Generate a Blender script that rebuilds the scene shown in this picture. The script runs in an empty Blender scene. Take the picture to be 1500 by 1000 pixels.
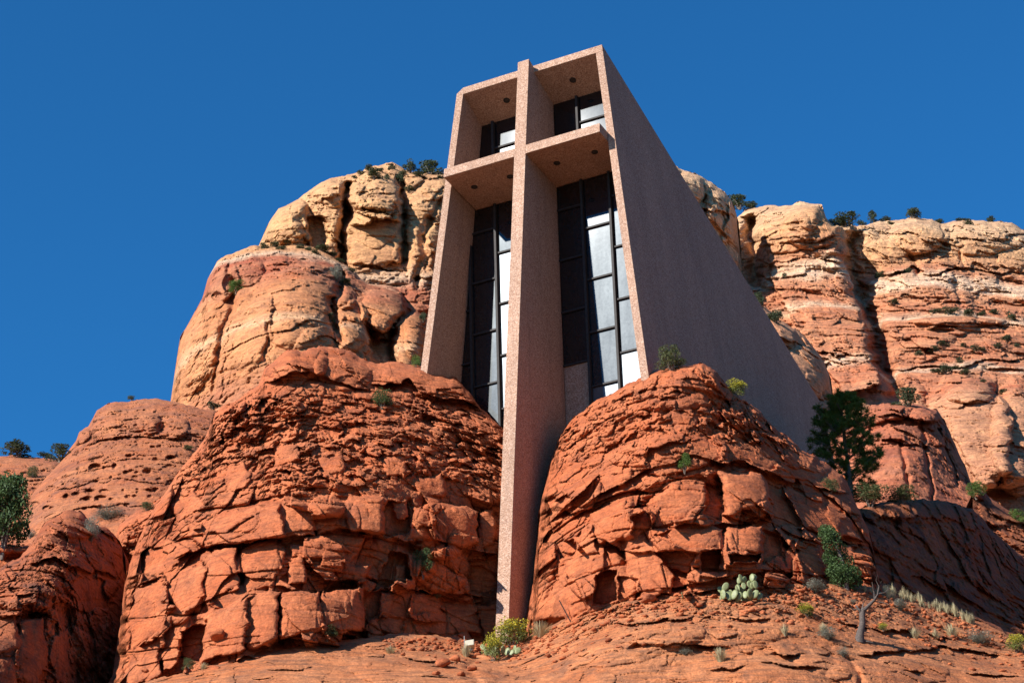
import bpy, math, random
import numpy as np
sc = bpy.context.scene
R = math.radians
# ---------------------------------------------------------------- camera
CAM = np.array([33.5945, -68.4746, -26.2593]); YAW, PITCH, ROLL, FPX = 26.3172, 27.2106, -1.577, 3114.1265
_y, _p, _r = R(YAW), R(PITCH), R(ROLL)
FW = np.array([-math.sin(_y)*math.cos(_p), math.cos(_y)*math.cos(_p), math.sin(_p)])
RT = np.array([math.cos(_y), math.sin(_y), 0.0]); UP = np.cross(RT, FW)
HF = np.array([-math.sin(_y), math.cos(_y), 0.0])
cd = bpy.data.cameras.new('camera'); cam = bpy.data.objects.new('camera', cd); sc.collection.objects.link(cam)
cd.sensor_width = 36; cd.lens = 36*FPX/1500.0; cd.clip_start = .5; cd.clip_end = 6000
from mathutils import Matrix, Vector
# image roll: X' = X c + Y s ; Y' = -X s + Y c
c_, s_ = math.cos(_r), math.sin(_r)
cr = RT*c_ + UP*s_; cu = -RT*s_ + UP*c_
M = Matrix(((cr[0], cu[0], -FW[0]), (cr[1], cu[1], -FW[1]), (cr[2], cu[2], -FW[2]))).to_4x4()
M.translation = Vector(CAM); cam.matrix_world = M
sc.camera = cam
# ---------------------------------------------------------------- light
SUN = np.array([-.46, -1, .69]); SUN = SUN/np.linalg.norm(SUN)
w = bpy.data.worlds.new('World'); sc.world = w; w.use_nodes = True
nt = w.node_tree; nt.nodes.clear()
sky = nt.nodes.new('ShaderNodeTexSky'); sky.sky_type = 'NISHITA'; sky.sun_disc = False
sky.sun_elevation = math.asin(SUN[2]); sky.sun_rotation = math.atan2(SUN[0], SUN[1])
sky.altitude = 1400; sky.air_density = 1.0; sky.dust_density = 0; sky.ozone_density = 3.0
bg = nt.nodes.new('ShaderNodeBackground'); bg.inputs[1].default_value = .06
ow = nt.nodes.new('ShaderNodeOutputWorld')
tint = nt.nodes.new('ShaderNodeMixRGB'); tint.blend_type = 'MULTIPLY'; tint.inputs[0].default_value = 1; tint.inputs[2].default_value = (.24, 1.05, 1.58, 1)
nt.links.new(sky.outputs[0], tint.inputs[1]); nt.links.new(tint.outputs[0], bg.inputs[0]); nt.links.new(bg.outputs[0], ow.inputs[0])
sl = bpy.data.lights.new('sun', 'SUN'); sl.energy = 5.0; sl.angle = R(.5); sl.color = (1, .975, .93)
so = bpy.data.objects.new('sun', sl); sc.collection.objects.link(so)
so.rotation_euler = Vector(SUN).to_track_quat('Z', 'Y').to_euler(); so.location = (-60, -100, 90)
sc.view_settings.view_transform = 'Standard'; sc.view_settings.look = 'None'
sc.view_settings.exposure = .85; sc.view_settings.gamma = 1

# ---------------------------------------------------------------- helpers
def rays(u, v):
    X = np.asarray(u, float)-750; Y = 500-np.asarray(v, float)
    a = X*c_ - Y*s_; b = X*s_ + Y*c_
    return FW*FPX + a[..., None]*RT + b[..., None]*UP
def at(u, v, D):
    d = rays(u, v); return CAM + d*(np.asarray(D, float)/(d@HF))[..., None]
def pix(P):
    d = np.asarray(P)-CAM; a, b, c = d@RT, d@UP, d@FW
    X = FPX*a/c; Y = FPX*b/c
    return 750+X*c_+Y*s_, 500-(-X*s_+Y*c_)
rng = np.random.default_rng(7)
_T = rng.random((64, 64, 64)).astype(np.float32)
_J = rng.random((32, 32, 32, 3)).astype(np.float32); _Q = rng.random((32, 32, 32, 4)).astype(np.float32)
def vn(P):
    i = np.floor(P).astype(np.int64); f = (P-i).astype(np.float32); f = f*f*f*(f*(f*6-15)+10)
    i &= 63; j = (i+1) & 63
    x0, y0, z0, x1, y1, z1 = i[..., 0], i[..., 1], i[..., 2], j[..., 0], j[..., 1], j[..., 2]
    fx, fy, fz = f[..., 0], f[..., 1], f[..., 2]
    a = _T[x0, y0, z0]*(1-fx)+_T[x1, y0, z0]*fx; b = _T[x0, y1, z0]*(1-fx)+_T[x1, y1, z0]*fx
    c = _T[x0, y0, z1]*(1-fx)+_T[x1, y0, z1]*fx; d = _T[x0, y1, z1]*(1-fx)+_T[x1, y1, z1]*fx
    return ((a*(1-fy)+b*fy)*(1-fz)+(c*(1-fy)+d*fy)*fz)*2-1
def fbm(P, s, o=4, st=(1, 1, 1), g=.5, off=0):
    Q = P*np.array(st)/s+off; r = 0; a = 1
    for k in range(o): r = r+a*vn(Q); Q = Q*2.03+17.3; a *= g
    return r
def ridged(P, s, o=4, st=(1, 1, 1), off=0):
    Q = P*np.array(st)/s+off; r = 0; a = 1
    for k in range(o): r = r+a*(1-2*np.abs(vn(Q))); Q = Q*2.1+11.7; a *= .5
    return r
def facets(P, s, st=(1, 1, 1), tilt=.8, off=0):
    """voronoi blocks: each with its own height and tilt; returns offset, edge distance, random"""
    Q = P*np.array(st)/s+off; i0 = np.floor(Q).astype(np.int64); f = Q-i0
    n = Q.shape[:-1]; F1 = np.full(n, 9.); F2 = np.full(n, 9.); val = np.zeros(n); rd = np.zeros(n)
    for dx in (-1, 0, 1):
        for dy in (-1, 0, 1):
            for dz in (-1, 0, 1):
                c = (i0+np.array([dx, dy, dz])) & 31
                J = _J[c[..., 0], c[..., 1], c[..., 2]]; K = _Q[c[..., 0], c[..., 1], c[..., 2]]
                v = f-np.array([dx, dy, dz])-J
                d = np.maximum(np.abs(v[..., 0]), np.maximum(np.abs(v[..., 1]), np.abs(v[..., 2])))*.5+.5*np.sqrt((v*v).sum(-1))
                h = K[..., 0]*2-1+tilt*((K[..., 1]*2-1)*v[..., 0]+(K[..., 2]*2-1)*v[..., 1]+(K[..., 3]*2-1)*v[..., 2])*2
                m = d < F1
                F2 = np.where(m, F1, np.minimum(F2, d)); val = np.where(m, h, val); rd = np.where(m, K[..., 3], rd); F1 = np.where(m, d, F1)
    return val, F2-F1, rd
def bricks(P, th, sx, seed, tilt=.5, joint=.05):
    """courses of uneven blocks: offset, joint mask, course profile"""
    g = np.random.default_rng(seed); e = np.cumsum(th*(.5+1.0*g.random(900)))-th*300
    X = P@RT; Y = P@HF; z = P[..., 2]; k = np.clip(np.searchsorted(e, z), 1, 899); a = e[k-1]; t = e[k]-a; f = (z-a)/t-.5
    q0, q1 = X/sx+k*3.71, Y/sx*.6+k*1.37; i0, i1 = np.floor(q0).astype(np.int64), np.floor(q1).astype(np.int64); n = z.shape
    F1 = np.full(n, 9.); F2 = np.full(n, 9.); val = np.zeros(n); rd = np.zeros(n)
    for dx in (-1, 0, 1):
        for dy in (-1, 0, 1):
            c0, c1, c2 = (i0+dx) & 31, (i1+dy) & 31, k & 31
            J = _J[c0, c1, c2]; K = _Q[c0, c1, c2]; vx = q0-i0-dx-J[..., 0]+f*(J[..., 2]-.5)*.7; vy = q1-i1-dy-J[..., 1]
            d = np.sqrt(vx*vx+vy*vy); h = (K[..., 0]*2-1)+tilt*((K[..., 1]*2-1)*vx*2+(K[..., 2]*2-1)*f*1.6); m = d < F1
            F2 = np.where(m, F1, np.minimum(F2, d)); val = np.where(m, h, val); rd = np.where(m, K[..., 3], rd); F1 = np.where(m, d, F1)
    ed = np.minimum((F2-F1)*sx, (.5-np.abs(f))*t)
    return val, np.clip(1-ed/joint, 0, 1), rd
def layers(z, th, seed, soft=.12):
    g = np.random.default_rng(seed); e = np.cumsum(th*(.45+1.1*g.random(900)))-th*300; o = g.random(901)*2-1
    k = np.clip(np.searchsorted(e, z), 1, 899); a = e[k-1]; t = e[k]-a; f = (z-a)/t
    rnd = 1-np.abs(2*f-1)**3
    up = np.clip((f-(1-soft))/soft, 0, 1)
    return o[k]*(1-up)+o[np.minimum(k+1, 900)]*up, rnd

def obj(name, V, Fc, mat=None, parent=None, smooth=False):
    me = bpy.data.meshes.new(name)
    V = np.asarray(V, np.float32).reshape(-1, 3)
    if isinstance(Fc, np.ndarray) and Fc.ndim == 2:
        k = Fc.shape[1]; me.vertices.add(len(V)); me.vertices.foreach_set('co', V.ravel())
        me.loops.add(Fc.size); me.loops.foreach_set('vertex_index', Fc.astype(np.int32).ravel())
        me.polygons.add(len(Fc)); me.polygons.foreach_set('loop_start', np.arange(0, Fc.size, k, dtype=np.int32))
        me.polygons.foreach_set('loop_total', np.full(len(Fc), k, np.int32)); me.update(calc_edges=True); me.validate()
    else:
        me.from_pydata([tuple(map(float, p)) for p in V], [], [tuple(f) for f in Fc])
    if smooth: me.polygons.foreach_set('use_smooth', np.ones(len(me.polygons), bool))
    o = bpy.data.objects.new(name, me); sc.collection.objects.link(o)
    if mat: me.materials.append(mat)
    if parent: o.parent = parent
    return o
def thing(name, label, cat, loc=(0, 0, 0), group=None):
    o = bpy.data.objects.new(name, None); sc.collection.objects.link(o); o.location = tuple(map(float, loc))
    return tag(o, label, cat, group)
def tag(o, label, cat, group=None):
    o['label'] = label; o['category'] = cat
    if group: o['group'] = group
    return o

# ---------------------------------------------------------------- materials
def newmat(name):
    m = bpy.data.materials.new(name); m.use_nodes = True; n = m.node_tree; n.nodes.clear()
    b = n.nodes.new('ShaderNodeBsdfPrincipled'); o = n.nodes.new('ShaderNodeOutputMaterial'); n.links.new(b.outputs[0], o.inputs[0])
    b.inputs['Roughness'].default_value = .9; b.inputs['Specular IOR Level'].default_value = .2
    return m, n, b
def N(n, t, **k):
    x = n.nodes.new('ShaderNode'+t)
    for a, v in k.items(): setattr(x, a, v)
    return x
def noise(n, co, scale, detail=4, rough=.55, dist=0):
    x = N(n, 'TexNoise'); x.inputs['Scale'].default_value = scale; x.inputs['Detail'].default_value = detail
    x.inputs['Roughness'].default_value = rough; x.inputs['Distortion'].default_value = dist; n.links.new(co, x.inputs['Vector']); return x.outputs['Fac']
def mapping(n, co, sca, rot=(0, 0, 0)):
    x = N(n, 'Mapping'); x.inputs['Scale'].default_value = sca; x.inputs['Rotation'].default_value = rot; n.links.new(co, x.inputs[0]); return x.outputs[0]
def ramp(n, fac, stops, interp='LINEAR'):
    x = N(n, 'ValToRGB'); e = x.color_ramp; e.interpolation = interp
    while len(e.elements) < len(stops): e.elements.new(.5)
    for el, (p, c) in zip(e.elements, stops):
        el.position = p; el.color = (c[0], c[1], c[2], 1) if not np.isscalar(c) else (c, c, c, 1)
    n.links.new(fac, x.inputs[0]); return x.outputs[0]
def mix(n, f, a, b, mode='MIX'):
    x = N(n, 'MixRGB', blend_type=mode)
    for s, v in ((0, f), (1, a), (2, b)):
        if hasattr(v, 'links') or hasattr(v, 'is_linked'): n.links.new(v, x.inputs[s])
        elif s == 0: x.inputs[0].default_value = v
        else: x.inputs[s].default_value = (v[0], v[1], v[2], 1)
    return x.outputs[0]
def mth(n, op, a, b=0, c=None):
    x = N(n, 'Math', operation=op)
    for s, v in enumerate((a, b) if c is None else (a, b, c)):
        if hasattr(v, 'is_linked'): n.links.new(v, x.inputs[s])
        else: x.inputs[s].default_value = v
    return x.outputs[0]
def rockmat(name, base, light, dark, px=.028, bands=None, zr=None, varn=.5, dust=.3, bump=1.0, thinband=.3):
    """px = metres per photo pixel there; bands = ramp stops over zr"""
    m, n, b = newmat(name)
    co = N(n, 'NewGeometry').outputs['Position']
    big = noise(n, mapping(n, co, (1, 1, 1.6)), .012/px, 5, .6)
    if bands:
        z = N(n, 'SeparateXYZ'); n.links.new(co, z.inputs[0])
        wob = mth(n, 'MULTIPLY_ADD', noise(n, mapping(n, co, (1, 1, .6)), .008/px, 3, .55), 26*px*4, -13*px*4)
        zz = mth(n, 'ADD', z.outputs[2], wob)
        mr = N(n, 'MapRange'); mr.inputs[1].default_value = zr[0]; mr.inputs[2].default_value = zr[1]; n.links.new(zz, mr.inputs[0])
        col = ramp(n, mr.outputs[0], bands)
        col = mix(n, ramp(n, big, [(.35, 0), (.65, .35)]), col, light)
    else:
        col = mix(n, ramp(n, big, [(.35, 0), (.68, .75)]), base, light)
    # thin bedding streaks
    st = noise(n, mapping(n, co, (1, 1, 14)), .02/px, 4, .6)
    col = mix(n, ramp(n, st, [(.42, thinband), (.5, 0), (1, 0)]), col, dark)
    col = mix(n, ramp(n, st, [(0, 0), (.56, 0), (.68, thinband*.9)]), col, light)
    # desert varnish stains
    v1 = noise(n, mapping(n, co, (1, 1, .8)), .022/px, 5, .65, .4)
    col = mix(n, ramp(n, v1, [(.5, 0), (.72, varn)]), col, dark)
    # dark water streaks running down
    ws = noise(n, mapping(n, co, (1.6, 1.6, .22)), .045/px, 5, .65, .3); col = mix(n, ramp(n, ws, [(.53, 0), (.68, varn*.75)]), col, dark)
    # fine grain colour
    g = noise(n, co, .35/px, 3, .7)
    col = mix(n, .85, col, ramp(n, g, [(.3, .68), (.7, 1.3)]), 'MULTIPLY')
    pt = noise(n, mapping(n, co, (1, 1, 1.3)), .05/px, 6, .7, .8); col = mix(n, 1, col, ramp(n, pt, [(.32, .74), (.5, 1.0), (.68, 1.2)]), 'MULTIPLY')
    n.links.new(col, b.inputs['Base Color'])
    h1 = noise(n, mapping(n, co, (1, 1, 2.2)), .07/px, 6, .62, .2); h2 = noise(n, co, .4/px, 3, .6)
    h3 = noise(n, mapping(n, co, (1, 1, 1.6)), .18/px, 5, .7, .6); h = mth(n, 'MULTIPLY_ADD', h2, .25, mth(n, 'MULTIPLY_ADD', h3, .5, h1))
    bp = N(n, 'Bump'); bp.inputs['Distance'].default_value = px*4.5*bump; bp.inputs['Strength'].default_value = .7
    n.links.new(h, bp.inputs['Height']); n.links.new(bp.outputs[0], b.inputs['Normal'])
    return m
def plain(name, col, rough=.8, var=.25, scale=8, spec=.3, metal=0):
    m, n, b = newmat(name); co = N(n, 'NewGeometry').outputs['Position']
    f = noise(n, co, scale, 4)
    c = mix(n, 1, col, ramp(n, f, [(.3, 1-var), (.7, 1+var)]), 'MULTIPLY'); n.links.new(c, b.inputs['Base Color'])
    b.inputs['Roughness'].default_value = rough; b.inputs['Specular IOR Level'].default_value = spec; b.inputs['Metallic'].default_value = metal
    return m
def leafmat(name, a, c, trans=.25):
    m, n, b = newmat(name); co = N(n, 'NewGeometry').outputs['Position']
    f = noise(n, co, 5, 4, .7); o = N(n, 'NewGeometry').outputs['Random Per Island']
    col = mix(n, ramp(n, mth(n, 'MULTIPLY_ADD', o, .5, mth(n, 'MULTIPLY', f, .6)), [(.2, 0), (.75, 1)]), a, c)
    n.links.new(col, b.inputs['Base Color']); b.inputs['Roughness'].default_value = .6
    t = N(n, 'BsdfTranslucent'); n.links.new(col, t.inputs[0]); ms = N(n, 'MixShader'); ms.inputs[0].default_value = trans
    n.links.new(b.outputs[0], ms.inputs[1]); n.links.new(t.outputs[0], ms.inputs[2])
    n.links.new(ms.outputs[0], [x for x in n.nodes if x.type == 'OUTPUT_MATERIAL'][0].inputs[0])
    return m
# aggregate concrete
def concrete():
    m, n, b = newmat('pink_aggregate_concrete'); co = N(n, 'NewGeometry').outputs['Position']
    vo = N(n, 'TexVoronoi'); vo.inputs['Scale'].default_value = 30; n.links.new(co, vo.inputs['Vector'])
    sp = N(n, 'SeparateXYZ'); n.links.new(vo.outputs['Color'], sp.inputs[0])
    stone = ramp(n, sp.outputs[0], [(0, (.225, .123, .078)), (.35, (.36, .207, .137)), (.7, (.43, .26, .175)), (1, (.54, .375, .28))])
    big = noise(n, mapping(n, co, (1, 1, .35)), .5, 4, .6)
    col = mix(n, 1, stone, ramp(n, big, [(.3, .88), (.7, 1.08)]), 'MULTIPLY')
    streak = noise(n, mapping(n, co, (2.5, 2.5, .12)), 1.0, 4, .6)
    col = mix(n, ramp(n, streak, [(.5, 0), (.75, .35)]), col, (.2, .125, .095))
    pz = N(n, 'SeparateXYZ'); n.links.new(co, pz.inputs[0])
    # faint pour lines about every 3 m
    fr = mth(n, 'ABSOLUTE', mth(n, 'SUBTRACT', mth(n, 'FRACT', mth(n, 'DIVIDE', pz.outputs[2], 3.05)), .5))
    col = mix(n, ramp(n, fr, [(0, .25), (.006, .2), (.012, 0)]), col, (.22, .13, .11))
    n.links.new(col, b.inputs['Base Color']); b.inputs['Roughness'].default_value = .85
    bp = N(n, 'Bump'); bp.inputs['Distance'].default_value = .02; bp.inputs['Strength'].default_value = .7
    n.links.new(vo.outputs['Distance'], bp.inputs['Height']); n.links.new(bp.outputs[0], b.inputs['Normal'])
    return m
MC = concrete()
RED, REDL, REDD = (.38, .094, .032), (.485, .155, .062), (.13, .046, .028)
M_A = rockmat('red_sandstone', RED, REDL, REDD, .028)
M_LEDGE = rockmat('red_ledge_sandstone', (.375, .112, .038), (.48, .19, .08), (.14, .065, .038), .026, varn=.7, thinband=.5)
M_DARK = rockmat('varnished_shade_sandstone', (.24, .065, .024), (.30, .10, .04), (.05, .028, .022), .03, varn=.85)  # desert varnish, plus the shade of flank and cleft put into a darker colour
M_N = rockmat('stained_shade_sandstone', (.30, .075, .028), (.40, .125, .05), (.07, .032, .022), .028, varn=.85)  # stains, with the outcrop's shade also darkened into the colour
M_G = rockmat('pitted_red_sandstone', (.32, .092, .035), (.41, .155, .066), (.13, .06, .045), .035, varn=.6)

# ---------------------------------------------------------------- relief sculpting
def seg_dist(u, v, pts):
    d = np.full(u.shape, 1e9)
    for (x0, y0), (x1, y1) in zip(pts[:-1], pts[1:]):
        dx, dy = x1-x0, y1-y0; L = dx*dx+dy*dy+1e-9
        t = np.clip(((u-x0)*dx+(v-y0)*dy)/L, 0, 1)
        d = np.minimum(d, np.hypot(u-x0-t*dx, v-y0-t*dy))
    return d
def tps(ctrl, u, v):
    c = np.array(ctrl, float); X = c[:, :2]/100; n = len(X)
    U = lambda r: np.where(r > 0, r*r*np.log(r+1e-12), 0)
    K = U(np.hypot(*(X[:, None]-X[None]).transpose(2, 0, 1)))+np.eye(n)*.05
    Pm = np.c_[np.ones(n), X]; A = np.block([[K, Pm], [Pm.T, np.zeros((3, 3))]])
    w = np.linalg.solve(A, np.r_[c[:, 2], 0, 0, 0]); r = w[n]+w[n+1]*u/100+w[n+2]*v/100
    for k in range(n): r = r+w[k]*U(np.hypot(u/100-X[k, 0], v/100-X[k, 1]))
    return r
def ledge(pts, depth, w, lip=.3, gate=0):
    p = np.array(pts, float)
    def f(u, v, m, n1):
        L = np.interp(u, p[:, 0], p[:, 1])+n1*7; s = v-L
        env = np.clip((u-p[0, 0])/25, 0, 1)*np.clip((p[-1, 0]-u)/25, 0, 1)
        env = env*(.75+.5*m)*(np.clip(.55+gate*(m+n1), 0, 1.2) if gate else 1)
        return env*depth*(np.where(s > 0, -np.clip(1-s/w, 0, 1)**1.3, lip*np.exp(np.minimum(s, 0)/(w*.8))))
    return f
def crack(pts, depth, w):
    def f(u, v, m, n1):
        d = seg_dist(u+n1*5, v+m*5, pts); return -depth*np.exp(-(d/w)**2)
    return f
def bulge(cu_, cv_, ru, rv, h, ang=0, p=.5):
    a = R(ang)
    def f(u, v, m, n1):
        x = (u-cu_+n1*ru*.12); y = (v-cv_+m*rv*.12); X = (x*math.cos(a)+y*math.sin(a))/ru; Y = (-x*math.sin(a)+y*math.cos(a))/rv
        return h*np.clip(1-X*X-Y*Y, 0, 1)**p
    return f
class Slab:
    """a flat broken face: convex outline, height, sideways and upward tilt (m per 100 px)"""
    def __init__(self, pts, h, gx=0, gy=0, keep=.2): self.p, self.h, self.gx, self.gy, self.keep = np.array(pts, float), h, gx, gy, keep
    def apply(self, d, u, v, m, n1, px, W2):
        p = self.p; c = p.mean(0); sd = np.full(u.shape, 1e9); uu, vv = u+n1*4.0+W2*3.2, v+m*4.0+W2*2.6
        sg = np.sign(np.sum(p[:, 0]*np.roll(p[:, 1], -1)-np.roll(p[:, 0], -1)*p[:, 1]))
        for a, b in zip(p, np.roll(p, -1, 0)):
            e = b-a; L = np.hypot(*e); sd = np.minimum(sd, sg*(e[0]*(vv-a[1])-e[1]*(uu-a[0]))/L)
        k = np.clip(sd/1.6+.5, 0, 1); q = (px/.028)
        r = np.clip(sd/7, 0, 1); edge = -.13*(1-r)**2
        return d*(1-(1-self.keep)*k)+k*q*(self.h+self.gx*(uu-c[0])/100+self.gy*(vv-c[1])/100+edge)
def pit(cu_, cv_, ru, rv, h): return bulge(cu_, cv_, ru, rv, -h, 0, .35)
MASS = {}
def mass(name, top, bot, ctrl, mat, px, step=1.25, feats=(), disp=None, rw=30, rR=1.5, jit=3, back=8, kind='structure', ext=(0, 0, 0)):
    top = np.array(top, float); bot = np.array(bot, float)
    u0, u1 = top[0, 0], top[-1, 0]; nu = int((u1-u0)/step)+1; u = np.linspace(u0, u1, nu)
    # the rock goes on outside the frame, behind the building and below its neighbours
    u = np.concatenate([np.arange(u0-ext[0], u0-1, 5.), u, np.arange(u1+5, u1+ext[1]+1, 5.)])
    tv = np.interp(u, top[:, 0], top[:, 1]); bv = np.interp(u, bot[:, 0], bot[:, 1])
    jx = np.stack([u/23., u*0+len(name), u*0], -1); tv = tv+jit*(vn(jx)+.5*vn(jx*2.7)+.35*vn(jx*6.1))
    nv = int((bv-tv).max()/step)+1; t = np.linspace(0, 1, nv)
    xr_ = np.arange(8., ext[2]+1, 8.)
    Ug = np.repeat(u[None], nv, 0); Vg = tv[None]+(bv-tv)[None]*t[:, None]
    if len(xr_): Ug = np.concatenate([Ug, np.repeat(u[None], len(xr_), 0)]); Vg = np.concatenate([Vg, bv[None]+xr_[:, None]])
    D = tps(ctrl, np.clip(Ug, u0-15, u1+15), np.minimum(Vg, bot[:, 1].max()+10))
    P = at(Ug, Vg, D)
    m = fbm(P, 60*px, 3); n1 = fbm(P, 45*px, 3, off=31.)
    e = seg_dist(Ug, Vg, np.c_[u, tv][((u >= u0) & (u <= u1)) | (np.arange(len(u)) % 12 == 0)][::6].tolist()+[[u[-1], tv[-1]]])
    q = np.clip(1-e/rw, 0, 1); rnd = rR*(1-np.sqrt(np.clip(1-q*q, 0, 1)))
    d = disp(P, Ug, Vg, m, n1) if disp else 0
    for f in feats:
        if not isinstance(f, Slab): d = d+f(Ug, Vg, m, n1)
    W2 = fbm(P, 16*px, 4, off=77.)
    for f in feats:
        if isinstance(f, Slab): d = f.apply(d, Ug, Vg, m, n1, px, W2)
    d = d*np.clip(e/5+.35, 0, 1)
    Dg = D+rnd-d
    P = at(Ug, Vg, Dg)
    rows = [P[0]+HF*k*back+np.array([0, 0, dz])*back for k, dz in ((1.6, -.9), (.9, -.2), (.4, 0), (.12, .0))]
    A = np.concatenate([np.stack(rows), P])
    r_, c_n = A.shape[:2]; idx = np.arange(r_*c_n).reshape(r_, c_n)
    F = np.stack([idx[:-1, :-1], idx[1:, :-1], idx[1:, 1:], idx[:-1, 1:]], -1).reshape(-1, 4)
    o = obj(name, A.reshape(-1, 3), F, mat, smooth=True); o['kind'] = kind
    MASS.setdefault(name, []).append((u, tv, bv, Dg[:nv]))
    return o
def on(u, v, names=None):
    """nearest rock surface point seen at a photo pixel"""
    best = None
    for k, L in MASS.items():
        if names and k not in names: continue
        for (uu, tv, bv, Dg) in L:
            if uu[0] <= u <= uu[-1]:
                i = int(np.argmin(np.abs(uu-u)))
                t = (v-tv[i])/(bv[i]-tv[i])
                if -.03 <= t <= 1:
                    D = Dg[int(np.clip(t, 0, 1)*(Dg.shape[0]-1)), i]
                    if best is None or D < best: best = D
    return best
# --- shared displacement recipes
def disp_block(seed, px, wb, wr, wl, s1=2.2, zth=1.1, wedge=.25):
    """wb blocks, wr rubble, wl bedding; s1 block size in metres"""
    def f(P, u, v, m, n1):
        Wp = P+np.stack([fbm(P, 2.2*s1, 2, off=5.), fbm(P, 2.2*s1, 2, off=9.), fbm(P, 2.6*s1, 3, off=3.)*.8], -1)*.3*s1
        wB = wb(u, v)*(1+.25*m); wR = wr(u, v); wL = wl(u, v)
        B1, j1, r1 = bricks(Wp, s1*.62, s1, seed, .55, s1*.04); B2, j2, r2_ = bricks(Wp+3.3, s1*.28, s1*.42, seed+7, .8, s1*.025)
        h1, e1, r3 = facets(Wp, s1*.9, (1, 1, 1.1), 1.3, seed)
        sub = sm(r3, .5, .62)                                     # some blocks break up further
        d = wB*(.17*s1*B1-.07*s1*j1+.16*s1*h1+sub*(.055*s1*B2-.03*s1*j2))
        z = P[..., 2]+.3*s1*fbm(P, 5*s1, 2)+.04*P[..., 0]
        o1, b1 = layers(z, zth, seed); o2, b2 = layers(z+.1*m*zth, zth*.28, seed+1)
        env = sm(fbm(P, 2.5*s1, 3, off=41.), -.35, .35)
        d = d+wL*(zth*.26*o1+zth*.12*b1+env*(zth*.08*o2+zth*.04*b2))
        rq = P+.1*s1*np.stack([m, n1, vn(P/(.4*s1))], -1)
        h3, e3, _ = facets(rq, s1*.25, (1, 1, 1.5), 1.1, seed+3); h4, e4, _ = facets(rq, s1*.08, (1, 1, 1.5), 1., seed+5)
        lump = np.clip(e3/.5, 0, 1)**.5
        wR = wR*(.55+.75*sm(fbm(P, 1.6*s1, 3, off=51.), -.4, .5)); d = d+wR*(.105*s1*h3+.075*s1*lump+.042*s1*h4+.17*s1*fbm(P, .9*s1, 4, (1, 1, 1.4), off=seed))
        h5, e5, r5 = facets(P+.12*s1*np.stack([n1, m, n1], -1), s1*.55, (1, 1, 1.2), 1., seed+9); gt = sm(fbm(P, 1.8*s1, 2, off=61.), -.3, .3)
        d = d-.05*s1*np.clip(1-e5/.035, 0, 1)*gt*(.4+.6*wB)+.035*s1*h5*gt
        return d+.06*s1*fbm(P, 2.2*s1, 3, off=2.)+.012*s1*fbm(P, .2*s1, 4)
    return f
sm = lambda x, a, b: (lambda t: t*t*(3-2*t))(np.clip((x-a)/(b-a), 0, 1))
# --- left buttress -------------------------------------------------------------
topA = [(150, 1010), (165, 990), (185, 840), (200, 800), (218, 758), (262, 690), (300, 640), (312, 612), (340, 585), (378, 566), (388, 538), (425, 512), (470, 507), (505, 512), (540, 531), (585, 530), (625, 541), (668, 554), (690, 572), (705, 597), (722, 612), (741, 630)]
ctrlA = [(400, 980, 68.5), (200, 980, 71), (600, 950, 74.0), (670, 860, 75.9), (670, 940, 75.5), (735, 925, 76.6), (735, 780, 76), (735, 640, 78.3), (620, 545, 79), (500, 515, 78), (430, 520, 76.5), (320, 610, 76.5), (300, 800, 72.2), (450, 800, 71), (600, 780, 73.7), (450, 650, 74), (600, 650, 75), (300, 700, 75), (200, 830, 74), (500, 580, 75.8), (780, 900, 77)]
wbA = lambda u, v: .2+1.0*sm(v+.1*(450-u)*.3, 700, 745)
wrA = lambda u, v: .14+.85*(1-sm(v, 690, 740))*sm(v, 560, 590)
wlA = lambda u, v: .5+.1*sm(v, 640, 760)
featA = [
    ledge([(385, 560), (430, 548), (480, 555), (540, 572), (545, 572)], .9, 22), ledge([(540, 566), (600, 560), (660, 580), (700, 598), (712, 612)], 1.1, 22),
    ledge([(250, 815), (300, 795), (345, 800), (400, 782), (480, 768), (560, 782), (640, 795), (740, 812)], .85, 26, .5),
    ledge([(395, 858), (470, 862), (540, 850), (640, 868), (740, 885)], .7, 24, .5),
    ledge([(240, 935), (320, 945), (400, 938), (440, 925), (480, 915), (570, 932)], .6, 22),
    ledge([(640, 862), (700, 868), (745, 872)], 1.0, 34, .3),
    bulge(430, 532, 52, 26, .9, -5), bulge(500, 545, 45, 24, .5, 12), bulge(640, 565, 80, 20, .45, 12),
    bulge(545, 752, 30, 30, .8, 0, .3), bulge(645, 775, 45, 42, .9, 10, .35), bulge(480, 745, 26, 22, .5, 0, .4), bulge(595, 835, 45, 28, .5, -10, .4), bulge(650, 832, 40, 36, .7, 0, .35),
    bulge(320, 760, 60, 34, .5, -12, .4), bulge(415, 755, 50, 28, .5, 0, .4), bulge(340, 850, 55, 40, .55, 10, .35), bulge(375, 905, 50, 42, .55, 0, .3), bulge(500, 900, 34, 40, .6, 0, .3), bulge(450, 905, 30, 40, .45, 0, .3),
    bulge(265, 850, 35, 60, .4, 15, .4), bulge(580, 905, 35, 30, .35, 0, .35), bulge(650, 905, 40, 26, .4, 0, .35),
    crack([(600, 735), (612, 790)], .5, 5), crack([(530, 870), (535, 930)], .9, 9), crack([(300, 850), (310, 930)], .5, 6), crack([(410, 870), (414, 940)], .5, 5), crack([(560, 870), (550, 915)], .5, 8),
    crack([(345, 810), (352, 850)], .6, 6), crack([(285, 900), (292, 950)], .8, 9)]
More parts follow.
